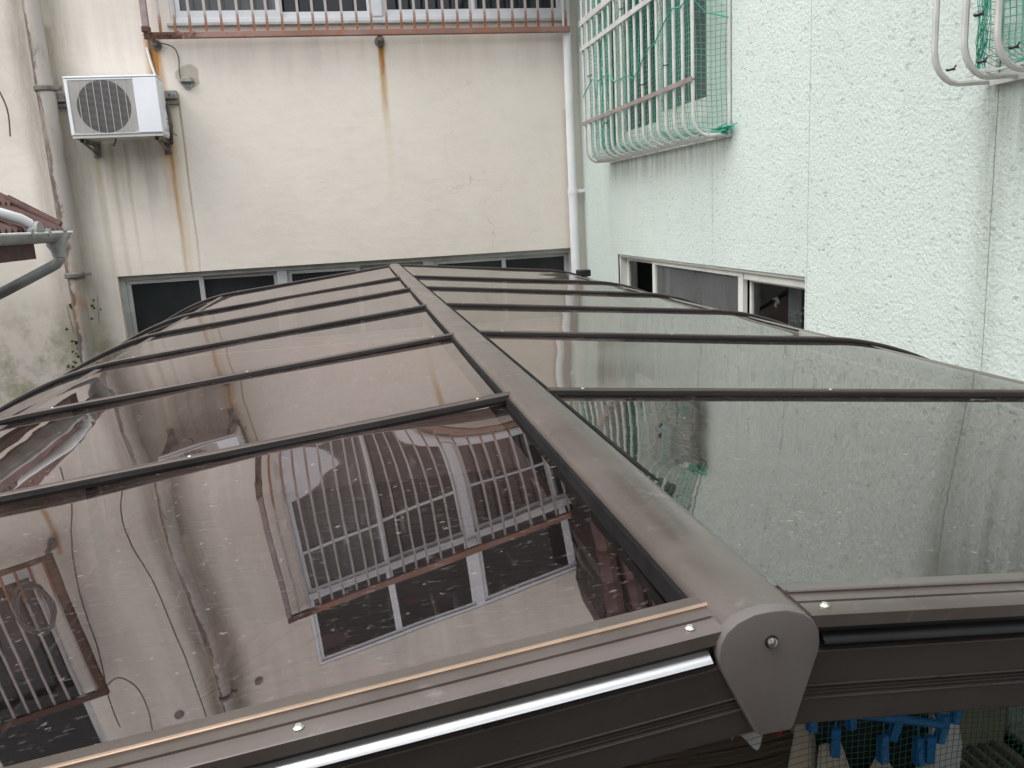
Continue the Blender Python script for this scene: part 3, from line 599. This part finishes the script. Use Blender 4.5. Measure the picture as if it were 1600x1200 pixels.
# upper window behind the netted grille
w = window(FX, MBD, W2[0], W2[1], W2[2], W2[3], 'cream_frame', .015, .04)
sash(FX, w, 5.15, W2[1]-.04, W2[2]+.04, W2[3]-.04, .06, 'cream_frame', 'glass_dark', .05)
sash(FX, w, W2[0]+.04, 5.25, W2[2]+.04, W2[3]-.04, .028, 'cream_frame', 'glass_screen', .05, bot=.09)
w = window(FX, MBD, W3[0], W3[1], W3[2], W3[3], 'cream_frame', .015, .04)
sash(FX, w, W3[0]+.04, 1.38, W3[2]+.04, W3[3]-.04, .06, 'cream_frame', 'glass_dark', .05)
sash(FX, w, 1.30, W3[1]-.04, W3[2]+.04, W3[3]-.04, .028, 'cream_frame', 'glass_screen', .05)
w = window(FX, MBD, W0[0], W0[1], W0[2], W0[3], 'cream_frame', .015, .05)
sash(FX, w, W0[0]+.05, 2.3, W0[2]+.05, W0[3]-.05, .05, 'alu_grey', 'glass_dark', .05); sash(FX, w, 2.3, W0[1]-.05, W0[2]+.05, W0[3]-.05, .05, 'alu_grey', 'glass_dark', .05)
# dark tiled roof end jutting out at the far corner (seen mirrored in the near left panel)
mb = MB(); ye0, ye1 = 5.95, 6.85
pr = [(XR-.001, 2.25), (1.62, 2.16), (1.26, 2.12), (1.19, 2.30), (1.235, 2.42), (1.165, 2.62), (1.20, 2.85), (1.14, 3.15), (1.17, 3.42), (1.45, 3.62), (XR-.001, 3.80)]
ev = mb.prism(pr, ye0, ye1).build('corner_eave', 'soffit', MBD)
for r0 in range(5):
    for c0 in range(5):
        xx = 1.24+c0*.155; zz = 2.20+r0*.29+.04*c0
        MB().tube([(xx, ye0-.012, zz), (xx, ye0-.035, zz+.02), (xx, ye0-.02, zz+.27)], [.072, .074, .066], 8).build('eave_tile', 'tile', ev, smooth=True)
# ------------------------------------------------------------------ curved grilles on the mint wall
def basket_grille(label, ya, yb, z0, z1, pitch, rails, xo=1.777, r=.0095):
    t = thing('window_grille', label, 'window grille', (xo, ya, z0))
    pts = [(xo-xo, 0, z1-z0), (0, 0, .10)]
    for q in lin(0, pi/2, 6)[1:]: pts.append((.085*(1-cos(q)), 0, .10-.10*sin(q)))
    pts.append((XR-xo+.0, 0, 0.004))
    bar = MB().tube(pts, r, 8).mesh('bar', 'whitebar', True)
    n = int(round((yb-ya)/pitch))
    for k in range(n+1): link('bar', bar, t, (random.uniform(-.002, .002), k*pitch, 0))
    for (z, m, hh) in rails:
        MB().box(xo-.018, xo-.011, ya-.02, yb+.02, z-hh, z+hh).build('cross_rail', m, t, bevel=.002)
    MB().box(XR-.022, XR-.004, ya-.03, yb+.03, z0-.012, z0+.010).build('wall_rail', 'whitebar', t)
    MB().box(xo+.075, xo+.087, ya-.01, yb+.01, z0+.011, z0+.017).build('floor_rail', 'whitebar', t)
    for y in (ya-.02, yb+.02): MB().tube([(XR-.012, y, z0), (XR-.012, y, z1)], r, 8).build('side_bar', 'whitebar', t, smooth=True)
    return t
g1 = basket_grille('white basket grille wrapped in green net on the mint wall near the corner', 4.165, 6.15, .335, 1.95, .1235, ((.612, 'brownrail', .013), (1.128, 'whitebar', .016), (1.305, 'whitebar', .020), (1.9, 'whitebar', .016)))
g2 = basket_grille('white curved basket grille at the upper right edge with tied green net', .60, 2.30, .312, 1.95, .125, ((1.128, 'whitebar', .016), (1.9, 'whitebar', .016)))
def net(label, ya, yb, z0, z1, xo, cell, r, bunch):
    mb = MB(); 
    def P(u, v):
        y = ya+(yb-ya)*u; z = z0+(z1-z0)*v
        return Vector((xo+.008*sin(y*9+z*4)+.006*sin(z*13-y*5), y+.010*sin(z*11+y*3)+bunch*sin(pi*u)*.0, z+.014*sin(y*7)+.008*sin(y*17+z*5)))
    nu, nv = int((yb-ya)/cell), int((z1-z0)/cell)
    for i in range(nu+1): mb.tube([P(i/nu, v) for v in lin(0, 1, 24)], r, 3, False)
    for j in range(nv+1): mb.tube([P(u, j/nv) for u in lin(0, 1, 40)], r, 3, False)
    # bottom flap back to the wall
    def Q(u, w):
        p = P(u, 0); return Vector((p.x+(XR-.01-p.x)*w, p.y, p.z-.03*sin(pi*w)-.02*w))
    nw = max(2, int((XR-xo)/cell))
    for i in range(nu+1): mb.tube([Q(i/nu, w) for w in lin(0, 1, 5)], r, 3, False)
    for j in range(1, nw+1): mb.tube([Q(u, j/nw) for u in lin(0, 1, 40)], r, 3, False)
    # returned sides
    for ye in (0, 1):
        for j in range(nv+1):
            p = P(ye, j/nv); mb.tube([p, (p.x+(XR-.01-p.x)*.5, p.y+(.01 if ye else -.01), p.z-.01), (XR-.01, p.y+(.02 if ye else -.02), p.z)], r, 3, False)
        for k in range(1, nw+1):
            mb.tube([(lambda p: (p.x+(XR-.01-p.x)*k/nw, p.y, p.z))(P(ye, v)) for v in lin(0, 1, 16)], r, 3, False)
    t = thing('net', label, 'net', (xo, ya, z0)); o = mb.build('mesh', 'net', t); o['kind'] = 'stuff'
    return t, P
n1, P1 = net('green bird net lining the netted grille near the corner', 4.185, 6.09, .395, 1.85, 1.802, .027, .0016, 0)
# bunched edge, drawn cord and corner knot
mb = MB()
for k in range(26):
    y = 5.78+random.uniform(-.10, .10); ph = random.uniform(0, 6)
    mb.tube([(1.80+random.uniform(-.02, .03), y+.02*sin(z*6+ph), z) for z in lin(.40, 1.8, 14)], .0016, 3, False)
mb.build('bunched_edge', 'net', n1)
mb = MB(); pts = []
for k in range(17):
    y = 6.14-k*.1235; pts.append((1.764, y, .80+.02*(k % 3)-.016*k*0+(.16*max(0, (k-9)/7))+.05*sin(k*.55)))
mb.tube(pts+[(1.85, 4.17, .93), (1.96, 4.14, .90)], .0035, 5); mb.build('cord', 'net', n1)
mb = MB()
for k in range(16):
    c = Vector((1.94, 4.17, .36)); d = [Vector((random.gauss(0, .02), random.gauss(0, .05), random.gauss(0, .018))) for _ in range(4)]
    mb.tube([c+x for x in d], .003, 4, False)
for k in range(22):
    yk = random.uniform(4.3, 6.0); c = Vector((1.86+random.uniform(-.03, .06), yk, .345)); mb.tube([c, c+Vector((.02, random.uniform(-.06, .06), random.uniform(-.015, .02))), c+Vector((.04, random.uniform(-.08, .08), .0))], .0028, 4, False)
mb.build('knot', 'net', n1)
n2, P2 = net('green net tied inside the upper right basket grille', .65, 2.235, .37, 1.85, 1.815, .022, .0011, 0)
mb = MB()
for k in range(18):
    ph = random.uniform(0, 6); mb.tube([(1.82+.03*random.random(), 2.225-.03*(z-.33)+.012*sin(z*14+ph), z) for z in lin(.335, 1.2, 12)], .0011, 3, False)
mb.build('bunched_edge', 'net', n2)
tie = MB().tube([(.0115*cos(q), .0115*sin(q), .001*sin(3*q)) for q in lin(0, 2*pi, 12)]+[(.019, .008, .006), (.026, .010, .014)], .0026, 5).mesh('tie', 'rubber')
for (y, z, xx) in ((2.175, .345, 1.795), (2.175, .47, 1.777), (2.175, .56, 1.777), (2.05, .36, 1.787), (2.30, .345, 1.795), (2.05, .52, 1.777)):
    link('tie', tie, n2, (xx-1.815, y-.65, z-.37))
for k in range(16):
    link('tie', tie, n1, (1.777-1.802, 4.165+k*.1235-4.185, .612-.395))
    if k % 3 == 0: link('tie', tie, n1, (1.777-1.802, 4.165+k*.1235-4.185, random.uniform(.44, 1.3)-.395))

# ------------------------------------------------------------------ terrace roof
XC, ZR = .272, -.2955
def roof(side, d):
    """offset d>0 from the ridge -> x, z"""
    if side < 0: sl, d0 = .105, 1.035
    else: sl, d0 = .098, 1.01
    z = ZR-sl*d
    e = max(0, d-d0); lim = .36
    z -= .58*e*e if e < lim else .58*lim*lim+2*.58*lim*(e-lim)
    return XC+side*d, z
DEND = {-1: 2.12, 1: 1.655}
YB = [.563+.76*i for i in range(6)]+[5.50]
def path(side, d0, d1, n, y, dz=0.0):
    out = []
    for d in lin(d0, d1, n):
        x, z = roof(side, d); xa, za = roof(side, d-.004); xb, zb = roof(side, d+.004)
        t = Vector((xb-xa, zb-za)).normalized(); nx, nz = (-t.y, t.x) if side > 0 else (t.y, -t.x)
        out.append((x+nx*dz, z+nz*dz, nx, nz, y))
    return out
TR = thing('terrace_roof', 'bronze framed terrace roof with smoked curved panels and a central ridge', 'roof', (XC, 3, -2.2))
# panels: shallow sag between the bars, edges lifted into the bar gaskets
for side in (-1, 1):
    for i in range(6):
        ya, yb = YB[i]+(.0 if i else -.015), YB[i+1]
        amp = .0042*random.uniform(.8, 1.2); ph = random.uniform(0, 6); L_ = (yb-ya)/.76
        nu, nv = 64, 40
        pp = path(side, .012, DEND[side]+.02, nu, 0)
        def sag(d, v):
            if side < 0:
                k = max(0, (v-.36)/.64)**3*amp*(1+.35*sin(d*5+ph))*L_
                q = max(0, min(1, (d-.55)/.4)); k *= 1-q*q*(3-2*q)
                if i == 0:
                    q = max(0, min(1, (d-.06)/.25)); k = .0094*max(0, (v-.36)/.64)**3*q*q*(3-2*q)*(1-.85*max(0, min(1, (d-.42)/.3)))
                    w = max(0, min(1, (.42-d)/.34)); w = w*w*(3-2*w); k -= .009*w*(1-v)**1.6
                return k+.0003*sin(d*6+ph)*sin(pi*v)-.0003*sin(pi*v)*cos(d*3.1+ph*2)
            k = (abs(2*v-1)**3.2 if i or v < .5 else .3*abs(2*v-1)**3.2)*.0042*(1+.25*sin(d*4+ph))*L_+.0003*sin(d*9+ph)*sin(pi*v)
            if i == 0:
                w = max(0, 1-d/.5); q = v-.75
                k += .055*w*((q*q if v > .5 else .0625+.5*(.5-v)-.5*(.5-v)**2/.7)-.0625)
            return k
        def fn(u, v):
            x, z, nx, nz, _ = pp[int(round(u*nu))]; d = (x-XC)*side
            k = sag(d, v)-(.0042 if i else (.0085 if side < 0 else .0013))-.003
            return (x+nx*k, ya+(yb-ya)*v, z+nz*k)
        pm = MB().grid(fn, nu, nv)
        if side < 0: pm.f = [q[::-1] for q in pm.f]          # faces look up
        pm.build('panel', 'panel_wet' if side > 0 else 'panel', TR, smooth=True, recalc=False)
# bars: gasket lip, body with two top grooves, cover screws
body = [(-.0095, -.008), (-.0095, .0055), (-.007, .0075), (-.003, .0075), (-.002, .0062), (.002, .0062), (.003, .0075), (.007, .0075), (.0095, .0055), (.0095, -.008)]
gask = [(-.0145, -.0065), (-.0145, -.0015), (-.0100, .0022), (-.0100, -.0065)]
gask2 = [(-u, w) for u, w in gask]
screw = MB().tube([(0, 0, -.001), (0, 0, .0014), (0, 0, .003)], [.0045, .0042, .0022], 10).mesh('screw', 'steel', True)
for side in (-1, 1):
    for i in range(1, 7):
        y = YB[i]; pa = path(side, .03, DEND[side], 44, y)
        bo = MB().sweep(body, pa).build('bar', 'bar', TR, smooth=True)
        MB().sweep(gask, pa).build('gasket', 'gasket', bo); MB().sweep(gask2, pa).build('gasket', 'gasket', bo)
        for d in (.09, .55, 1.0, 1.45):
            if d > DEND[side]: continue
            x, z = roof(side, d); o = link('screw', screw, bo); o.location = (x, y, z+.0060); o.scale = (.8, .8, .8)
    # flange down the far edge
    pa = path(side, .03, DEND[side], 44, YB[6]); MB().sweep([(.0145, -.05), (.0145, .006), (.02, .006), (.02, -.05)], pa).build('end_flange', 'fascia', TR)
    # stiffener strip under the panels where the curve starts
    dS = (1.10 if side < 0 else 1.12)
    for i in range(6):
        x, z = roof(side, dS)
        MB().box(x-.012, x+.012, YB[i]+.024, YB[i+1]-.024, z-.012, z-.006).build('stiffener', 'bronze', TR)
# front rim, left and right, from .555 back to .500 at the front
for side in (-1, 1):
    pa = path(side, .028, DEND[side], 44, 0)
    top = [(.500, -.006), (.500, .0035), (.502, .0045), (.518, .0045), (.5185, .0030), (.5205, .0030), (.521, .0048), (.552, .0048), (.556, .003), (.556, -.024), (.545, -.024), (.545, -.006)]
    rim = MB().sweep(top, pa).build('rim_plate', 'bronze', TR, smooth=True)
    MB().sweep([(.5335, .0040), (.5335, .0062), (.5345, .0068), (.5372, .0068), (.538, .0060), (.538, .0040)], pa).build('edge_strip', 'tan' if side < 0 else 'bronze', rim)
    MB().sweep([(.506, -.0310), (.506, -.0062), (.54, -.0062), (.54, -.0310)], pa).build('recess', 'rubber', TR)
    lip = [(.509, -.0205), (.5000, -.0195), (.4980, -.0182), (.4985, -.0172), (.5015, -.0150), (.5040, -.0133), (.5068, -.0114), (.509, -.0102)]
    pl = path(side, .050 if side < 0 else .04, DEND[side], 44, 0)
    MB().sweep(lip, pl).build('trim_strip', 'bright' if side < 0 else 'rubber', TR, smooth=True)  # right strip is black: its dark reflection is put into the material
    fa = [(.502, -.0255), (.502, -.0535), (.5032, -.0540), (.5032, -.0550), (.502, -.0555), (.502, -.0565), (.5032, -.0570), (.5032, -.0580), (.502, -.0585), (.502, -.0595), (.5032, -.06), (.5032, -.061), (.502, -.0615),
          (.502, -.083), (.504, -.085), (.54, -.085), (.54, -.0255)]
    fas = MB().sweep(fa, path(side, .006, DEND[side], 44, 0)).build('fascia', 'fascia', TR)
    for wz in (-.0525, -.0628): MB().sweep([(.5012, wz-.0004), (.5012, wz+.0004), (.5022, wz+.0004), (.5022, wz-.0004)], path(side, .012, DEND[side], 44, 0)).build('fascia_line', 'bronze', fas)
    MB().sweep([(.5015, -.0262), (.5015, -.0250), (.506, -.0250), (.506, -.0262)], path(side, .012, DEND[side], 44, 0)).build('fascia_lip', 'bronze', fas)
    for d in ((.060, .335, .75, 1.2) if side < 0 else (.045, .5, 1.0)):
        x, z = roof(side, d); o = link('screw', screw, rim); o.location = (x, .5110, z+.0046); o.scale = (.95, .95, .95)
# ridge cap: wide shallow hat
hat = [(-.0405, -.024), (-.0405, -.004), (-.038, .003), (-.034, .0065), (-.025, .0112), (0, .0128), (.022, .0115), (.033, .0065), (.038, .003), (.0405, -.004), (.0405, -.024)]
ZH = ZR+.012
RC = MB().prism([(XC+x*.90-.0055, ZH+z-.0155) for x, z in hat], .500, 5.53).build('ridge_cap', 'bronze', TR, smooth=True)
MB().box(XC-.0455, XC-.0405, .53, 5.50, ZR-.022, ZR-.0035).build('ridge_gasket', 'gasket', RC); MB().box(XC+.036, XC+.041, .53, 5.50, ZR-.022, ZR-.005).build('ridge_gasket', 'gasket', RC)
sh = [(-.0435, -.022), (-.0425, -.012), (-.0375, -.002), (-.028, .0055), (-.014, .0105), (.0, .0115), (.014, .0105), (.028, .0055), (.0375, -.002), (.0425, -.012), (.0435, -.022), (.0425, -.030), (.0215, -.0945), (.0185, -.098), (-.0085, -.098), (-.0125, -.0950), (-.0405, -.036)]
EC = MB().prism([(XC+x*.885-.007, ZH+z*.88-.0095) for x, z in sh], .4935, .506).build('end_cap', 'cap', RC, smooth=True, bevel=.0016)
ZS = ZH-.0225
MB().tube([(XC-.0065, .4937, ZS), (XC-.0065, .4926, ZS)], .0050, 18).build('screw_recess', 'rubber', EC)
scr = MB().tube([(XC-.0065, .4930, ZS), (XC-.0065, .4912, ZS), (XC-.0065, .4903, ZS)], [.0040, .0038, .0022], 16)
scr.build('screw', 'steel', EC, smooth=True)
# structure below: eave gutters, purlins, posts
for side in (-1, 1):
    x, z = roof(side, DEND[side]-.02)
    g_ = MB(); gx = x+side*.005
    g_.prism([(gx-.05, z-.02), (gx-.05, z-.10), (gx+.035, z-.10), (gx+.035, z-.02), (gx+.03, z-.02), (gx+.03, z-.094), (gx-.044, z-.094), (gx-.044, z-.02)] if side < 0 else
             [(gx-.05, z-.02), (gx-.05, z-.10), (gx+.012, z-.10), (gx+.012, z-.02), (gx+.006, z-.02), (gx+.006, z-.094), (gx-.044, z-.094), (gx-.044, z-.02)], .52, 5.5).build('eave_gutter', 'fascia', TR)
    for y in (.75, 5.3): MB().box(x-side*.12-.03, x-side*.12+.03, y-.03, y+.03, -2.2, z-.05).build('post', 'fascia', TR, bevel=.004)
MB().box(XC-.03, XC+.03, .545, 5.48, ZR-.085, ZR-.02).build('ridge_beam', 'fascia', TR)
MB().box(1.50, 1.58, 5.45, 5.55, -.452, -.408).build('end_bracket', 'rubber', TR, bevel=.006)
MB().tube([(.405, 1.08, roof(1, .133)[1]-.001), (.409, 1.085, roof(1, .137)[1]+.0025), (.413, 1.09, roof(1, .141)[1]-.001)], [.001, .003, .001], 6).build('grit', 'rubber', TR)

# ------------------------------------------------------------------ neighbour's tiled eave on the left
NB = thing('tiled_eave_house', 'maroon tiled roof eave with gutter poking in at the left edge', 'house', (-3.0, 3.3, -2.9))
ex, ez, sl_ = -1.86, .045, .60
MB().box(-4.6, -2.40, .3, 5.35, -2.9, -.1).build('wall', 'soffit', NB)
MB().prism([(ex+.02, ez-.035), (-4.6, ez-.035+sl_*2.76), (-4.6, ez-.075+sl_*2.76), (ex+.02, ez-.075)], .9, 5.96).build('roof_deck', 'soffit', NB)
MB().box(ex-.06, ex-.03, .9, 5.56, ez-.165, ez-.076).build('fascia_board', 'tile', NB)
def tile_fn(u, v):
    yy = u*.25; return (-.30*v, yy, .60*.30*v+.020*sin(u*pi*6)-.010*v+.012)
tm = MB(); tm.grid(tile_fn, 24, 2)
top_n = len(tm.v); tm.add([(x, y, z-.014) for x, y, z in tm.v], [tuple(reversed(q)) for q in tm.f])
for i in range(24): tm.f.append((i+1, i, top_n+i, top_n+i+1))
tile_me = tm.mesh('tile', 'tile', True, recalc=False)
for r0 in range(5):
    for c0 in range(21):
        y = 5.98-.248*(c0+1)
        o = link('tile', tile_me, NB); o.location = (ex+.03-r0*.275+3.0, y-3.3+random.uniform(-.003, .003), ez-.01+r0*.275*sl_+.012*(r0 > 0)+2.9+random.uniform(-.002, .002))
rc = MB()
for r0 in range(5):
    xa = ex+.01-r0*.275; za = ez+.026+r0*.275*sl_
    rc.tube([(xa, 5.95, za), (xa-.29, 5.95, za+.174+.012)], .034, 10)
rc.build('verge_tiles', 'tile', NB, smooth=True)
# gutter with outlet, swan-neck pipe, white pipe draining into it
gt = thing('gutter', 'grey half round gutter below the maroon tiles at the left edge', 'gutter', (-1.82, 3.3, 0))
arc = [(-1.815+.055*cos(q), .028+.055*sin(q)) for q in lin(pi, 2*pi, 10)]; arc += [(-1.815+.050*cos(q), .028+.050*sin(q)) for q in lin(2*pi, pi, 10)]
MB().prism(arc, 1.0, 5.86).build('trough', 'pvc_grey', gt, smooth=True)
MB().tube([(-1.76, 1.0, .030), (-1.76, 5.88, .030)], .0075, 8).build('bright_lip', 'pvc', gt, smooth=True)
MB().tube([(-1.812, 5.72, .045), (-1.812, 5.72, .036), (-1.812, 5.72, .03), (-1.812, 5.72, -.05), (-1.812, 5.72, -.085), (-1.812, 5.72, -.12)], [.070, .070, .062, .060, .040, .036], 16).build('outlet_box', 'pvc_grey', gt, smooth=True)
MB().tube([(-1.812, 5.72, -.121), (-1.815, 5.72, -.14), (-1.835, 5.72, -.162), (-1.87, 5.72, -.18), (-2.12, 5.72, -.295), (-2.40, 5.72, -.42)], .033, 14).build('offset_pipe', 'pvc_grey', gt, smooth=True)
MB().prism([(-1.768+.0, .0)]+[(-1.768+0*1, 0)]*0+[(5.27+.06*cos(q), .04+.06*sin(q)) for q in lin(0, pi, 10)] if False else [(5.30+.062*cos(q), .036+.062*sin(q)) for q in lin(0, pi, 10)], -1.80, -1.752, 'x').build('stop_plate', 'pvc_grey', gt, bevel=.004)
for y in (5.16, 5.44): MB().box(-1.775, -1.745, y-.012, y+.012, .012, .055).build('clip', 'pvc_grey', gt, bevel=.004)
tag(MB().tube([(-1.80, 5.28, .085), (-1.83, 5.24, .115), (-1.90, 5.16, .150), (-2.12, 4.92, .225), (-2.6, 4.4, .40)], .030, 14).build('roof_pipe', 'pvc', smooth=True), 'white pipe lying across the maroon tiles down to the gutter', 'pipe')

# ------------------------------------------------------------------ under the roof
DK = thing('wooden_deck', 'dark brown wooden deck boards below the terrace roof', 'deck', (0, 3, -2.2))
bd = MB().box(-1.9, 1.93, -.042, .042, -.028, 0).mesh('board', 'wood', bevel=.003)
for k in range(70):
    y = .6+k*.0905; o = link('board', bd, DK); o.location = (random.uniform(-.005, .005), y-3, random.uniform(-.003, .001))
MB().box(-1.85, 1.9, .58, 6.9, -2.9, -2.24).build('joists', 'dark', DK)
# pegged hanger
HG = thing('peg_hanger', 'blue plastic peg hanger under the right side of the roof', 'clothes hanger', (.95, 1.3, -.95))
MB().tube([(.80, 1.30, -.972), (.87, 1.29, -.981), (.96, 1.285, -1.004), (1.055, 1.28, -1.030)], .0085, 10).tube([(1.055, 1.28, -1.030), (1.09, 1.40, -1.0), (1.05, 1.52, -.99)], .0075, 8).tube([(.80, 1.30, -.972), (.82, 1.42, -.96), (1.05, 1.52, -.99)], .0075, 8).tube([(.93, 1.29, -.99), (.94, 1.40, -.985), (1.07, 1.45, -1.0)], .006, 8).build('frame', 'blue', HG, smooth=True)
peg_bm = MB().add([(-.0085, -.006, 0), (.0085, -.006, 0), (.0085, -.001, 0), (-.0085, -.001, 0), (-.0075, -.0095, -.058), (.0075, -.0095, -.058), (.0075, -.001, -.06), (-.0075, -.001, -.06)], [(3, 2, 1, 0), (4, 5, 6, 7), (0, 1, 5, 4), (1, 2, 6, 5), (2, 3, 7, 6), (3, 0, 4, 7)])
peg_bm.add([(-.0085, .001, 0), (.0085, .001, 0), (.0085, .006, 0), (-.0085, .006, 0), (-.0075, .001, -.06), (.0075, .001, -.06), (.0075, .0095, -.058), (-.0075, .0095, -.058)], [(3, 2, 1, 0), (4, 5, 6, 7), (0, 1, 5, 4), (1, 2, 6, 5), (2, 3, 7, 6), (3, 0, 4, 7)])
peg_bm.tube([(-.006, -.008, -.022), (.006, -.008, -.022)], .0035, 6); peg_bm.tube([(0, 0, 0), (0, 0, .045)], .0014, 5)
peg = peg_bm.mesh('peg', 'blue')
for (x, z, tlt) in ((.783, -.945, 0), (.834, -1.008, -.02), (.874, -.965, 0), (.934, -1.040, .03), (.975, -1.0, -.35), (1.041, -1.062, 0), (1.085, -1.032, -.3), (1.112, -.99, -.25), (1.02, -1.068, .05)):
    o = link('peg', peg, HG); o.location = (x-.95, random.uniform(-.01, .01), z+.95); o.rotation_euler = (random.uniform(-.1, .1), -tlt, random.uniform(-.3, .3))
def cloth(name, label, cat, outline_l, outline_r, z0, z1, y, mat, fold=.012, n=7):
    """hanging cloth: left and right edges as functions of v (0 top, 1 bottom)"""
    mb = MB()
    def fn(u, v):
        a, b_ = outline_l(v), outline_r(v); x = a+(b_-a)*u
        return (x, y+fold*(.3+v)*sin(u*n+v*1.2)+.01*v, z0+(z1-z0)*v+.012*v*sin(u*9))
    mb.grid(fn, 24, 18); return tag(mb.build(name, mat, smooth=True), label, cat)
cloth('trousers', 'black garment hanging from the blue hanger', 'clothing', lambda v: .79+.05*min(1, v*1.2), lambda v: 1.07+.045*math.sqrt(v)-.25*max(0, v-.5)**2, -.93, -1.42, 1.36, 'black_cloth')
cloth('shirt', 'beige cloth tapering up to the leftmost blue peg', 'clothing', lambda v: .772-.055*v, lambda v: .785+.075*math.sqrt(v), -.992, -1.4, 1.33, 'beige_cloth')
cloth('sock', 'beige sock pegged second from the left on the blue hanger', 'clothing', lambda v: .808-.01*v, lambda v: .855+.09*v, -1.05, -1.3, 1.31, 'beige_cloth', .006)
cloth('sock', 'beige cloth point pegged in the middle below the blue hanger', 'clothing', lambda v: .925-.13*v, lambda v: .945+.16*v, -1.092, -1.35, 1.30, 'beige_cloth', .006)
cloth('sock', 'small beige cloth tip pegged at the right of the blue hanger', 'clothing', lambda v: 1.03-.12*v, lambda v: 1.05+.12*v, -1.118, -1.35, 1.305, 'beige_cloth', .006)
cloth('towel', 'white towel hanging right of the black garment', 'towel', lambda v: 1.088-.03*v, lambda v: 1.135+.03*min(1, v*3), -1.025, -1.4, 1.345, 'white_cloth', .008)
cloth('garment', 'red garment peeking out beside the ridge end cap', 'clothing', lambda v: .735-.02*v, lambda v: .79-.045*v, -.95, -1.016, 1.32, 'red_cloth', .006)
cloth('rag', 'white rag below the ridge end cap', 'clothing', lambda v: .640+.01*v, lambda v: .735-.004*v, -.955, -1.046, 1.34, 'white_cloth', .01)
# near net below the fascia
mb = MB(); NX0, NX1, NZ0, NZ1, NYY = .28, 1.95, -1.45, -.62, 1.05; cell = .0102
def NP(x, z): return Vector((x+.004*sin(z*30+x*9), NYY+.02*sin(x*5)+.008*sin(z*14+x*8), z+.006*sin(x*11)+.004*sin(x*29+z*20)+.03*(x-.8)))
x = .63
while x < 1.35: mb.tube([NP(x, z) for z in lin(-1.25, NZ1, 22)], .0005, 3, False); x += cell
z = -1.25
while z < NZ1: mb.tube([NP(x, z) for x in lin(NX0, 1.35, 44)], .0005, 3, False); z += cell
t = thing('bird_net', 'fine green net strung below the roof fascia at lower right', 'net', (.9, NYY, -.9)); o = mb.build('mesh', 'net_dark', t); o['kind'] = 'stuff'
# window ledge with tracks and pale boards at the mint wall foot
LG = thing('window_ledge', 'beige ledge with dark sliding tracks at the foot of the mint wall', 'ledge', (1.8, 2.2, -2.2))
MB().box(1.62, 1.970, 1.45, 3.35, -1.86, -1.80).build('top_board', 'beige_board', LG, bevel=.004)
MB().box(1.62, 1.66, 1.45, 3.35, -2.19, -1.861).build('front_board', 'pale_board', LG, bevel=.004)
for k in range(6): MB().box(1.70+k*.042, 1.712+k*.042, 1.46, 3.34, -1.8, -1.782).build('track', 'iron', LG)
st = MB().box(1.72, 1.970, 2.10, 2.46, -1.799, -1.20); tag(st.build('storage_box', 'pale_board', bevel=.01), 'pale olive box standing on the beige ledge by the mint wall', 'box')
# things stored below, faintly seen through the smoked panel
PB = thing('toy_castle', 'pink board with an arched opening seen dimly through the near left panel', 'toy', (.55, 2.75, -2.2))
arcp = [(.78+0*.1, -2.2), (.78, -1.55), (.72, -1.55), (.72, -1.60), (.64, -1.60), (.64, -1.55), (.54, -1.55), (.54, -1.60), (.46, -1.60), (.46, -1.55), (.38, -1.55), (.38, -2.2), (.46, -2.2)]+[(.58+.12*cos(q), -1.95+.16*sin(q)) for q in lin(pi, 0, 10)]+[(.70, -2.2)]
MB().prism(arcp, 2.75, 2.79).build('front', 'pink', PB)
for xx in (.10, .22): MB().tube([(xx, 2.9, -2.2), (xx, 2.9, -1.4)], .035, 10).build('column', 'terracotta', PB, smooth=True)
MB().box(.05, .36, 2.86, 2.95, -2.2, -1.9).build('base', 'terracotta', PB)
FN = thing('board_fan', 'fan of faded pink sheets seen dimly through the left front panel', 'sheets', (-.6, 2.8, -2.2))
for k in range(7):
    a = R(8+k*13); L_ = .62-.03*k
    c_, s_ = cos(a), sin(a); w_ = .055
    p = [(-.66, 2.75), (-.66+L_*c_+w_*s_, 2.75+L_*s_-w_*c_), (-.66+(L_+.06)*c_, 2.75+(L_+.06)*s_), (-.66+L_*c_-w_*s_, 2.75+L_*s_+w_*c_)]
    MB().prism(p, -1.62+k*.012, -1.614+k*.012, 'z').build('sheet', 'pink', FN)
MB().box(-.75, -.2, 2.6, 3.3, -2.2, -1.63).build('crate', 'wood', FN, bevel=.01)
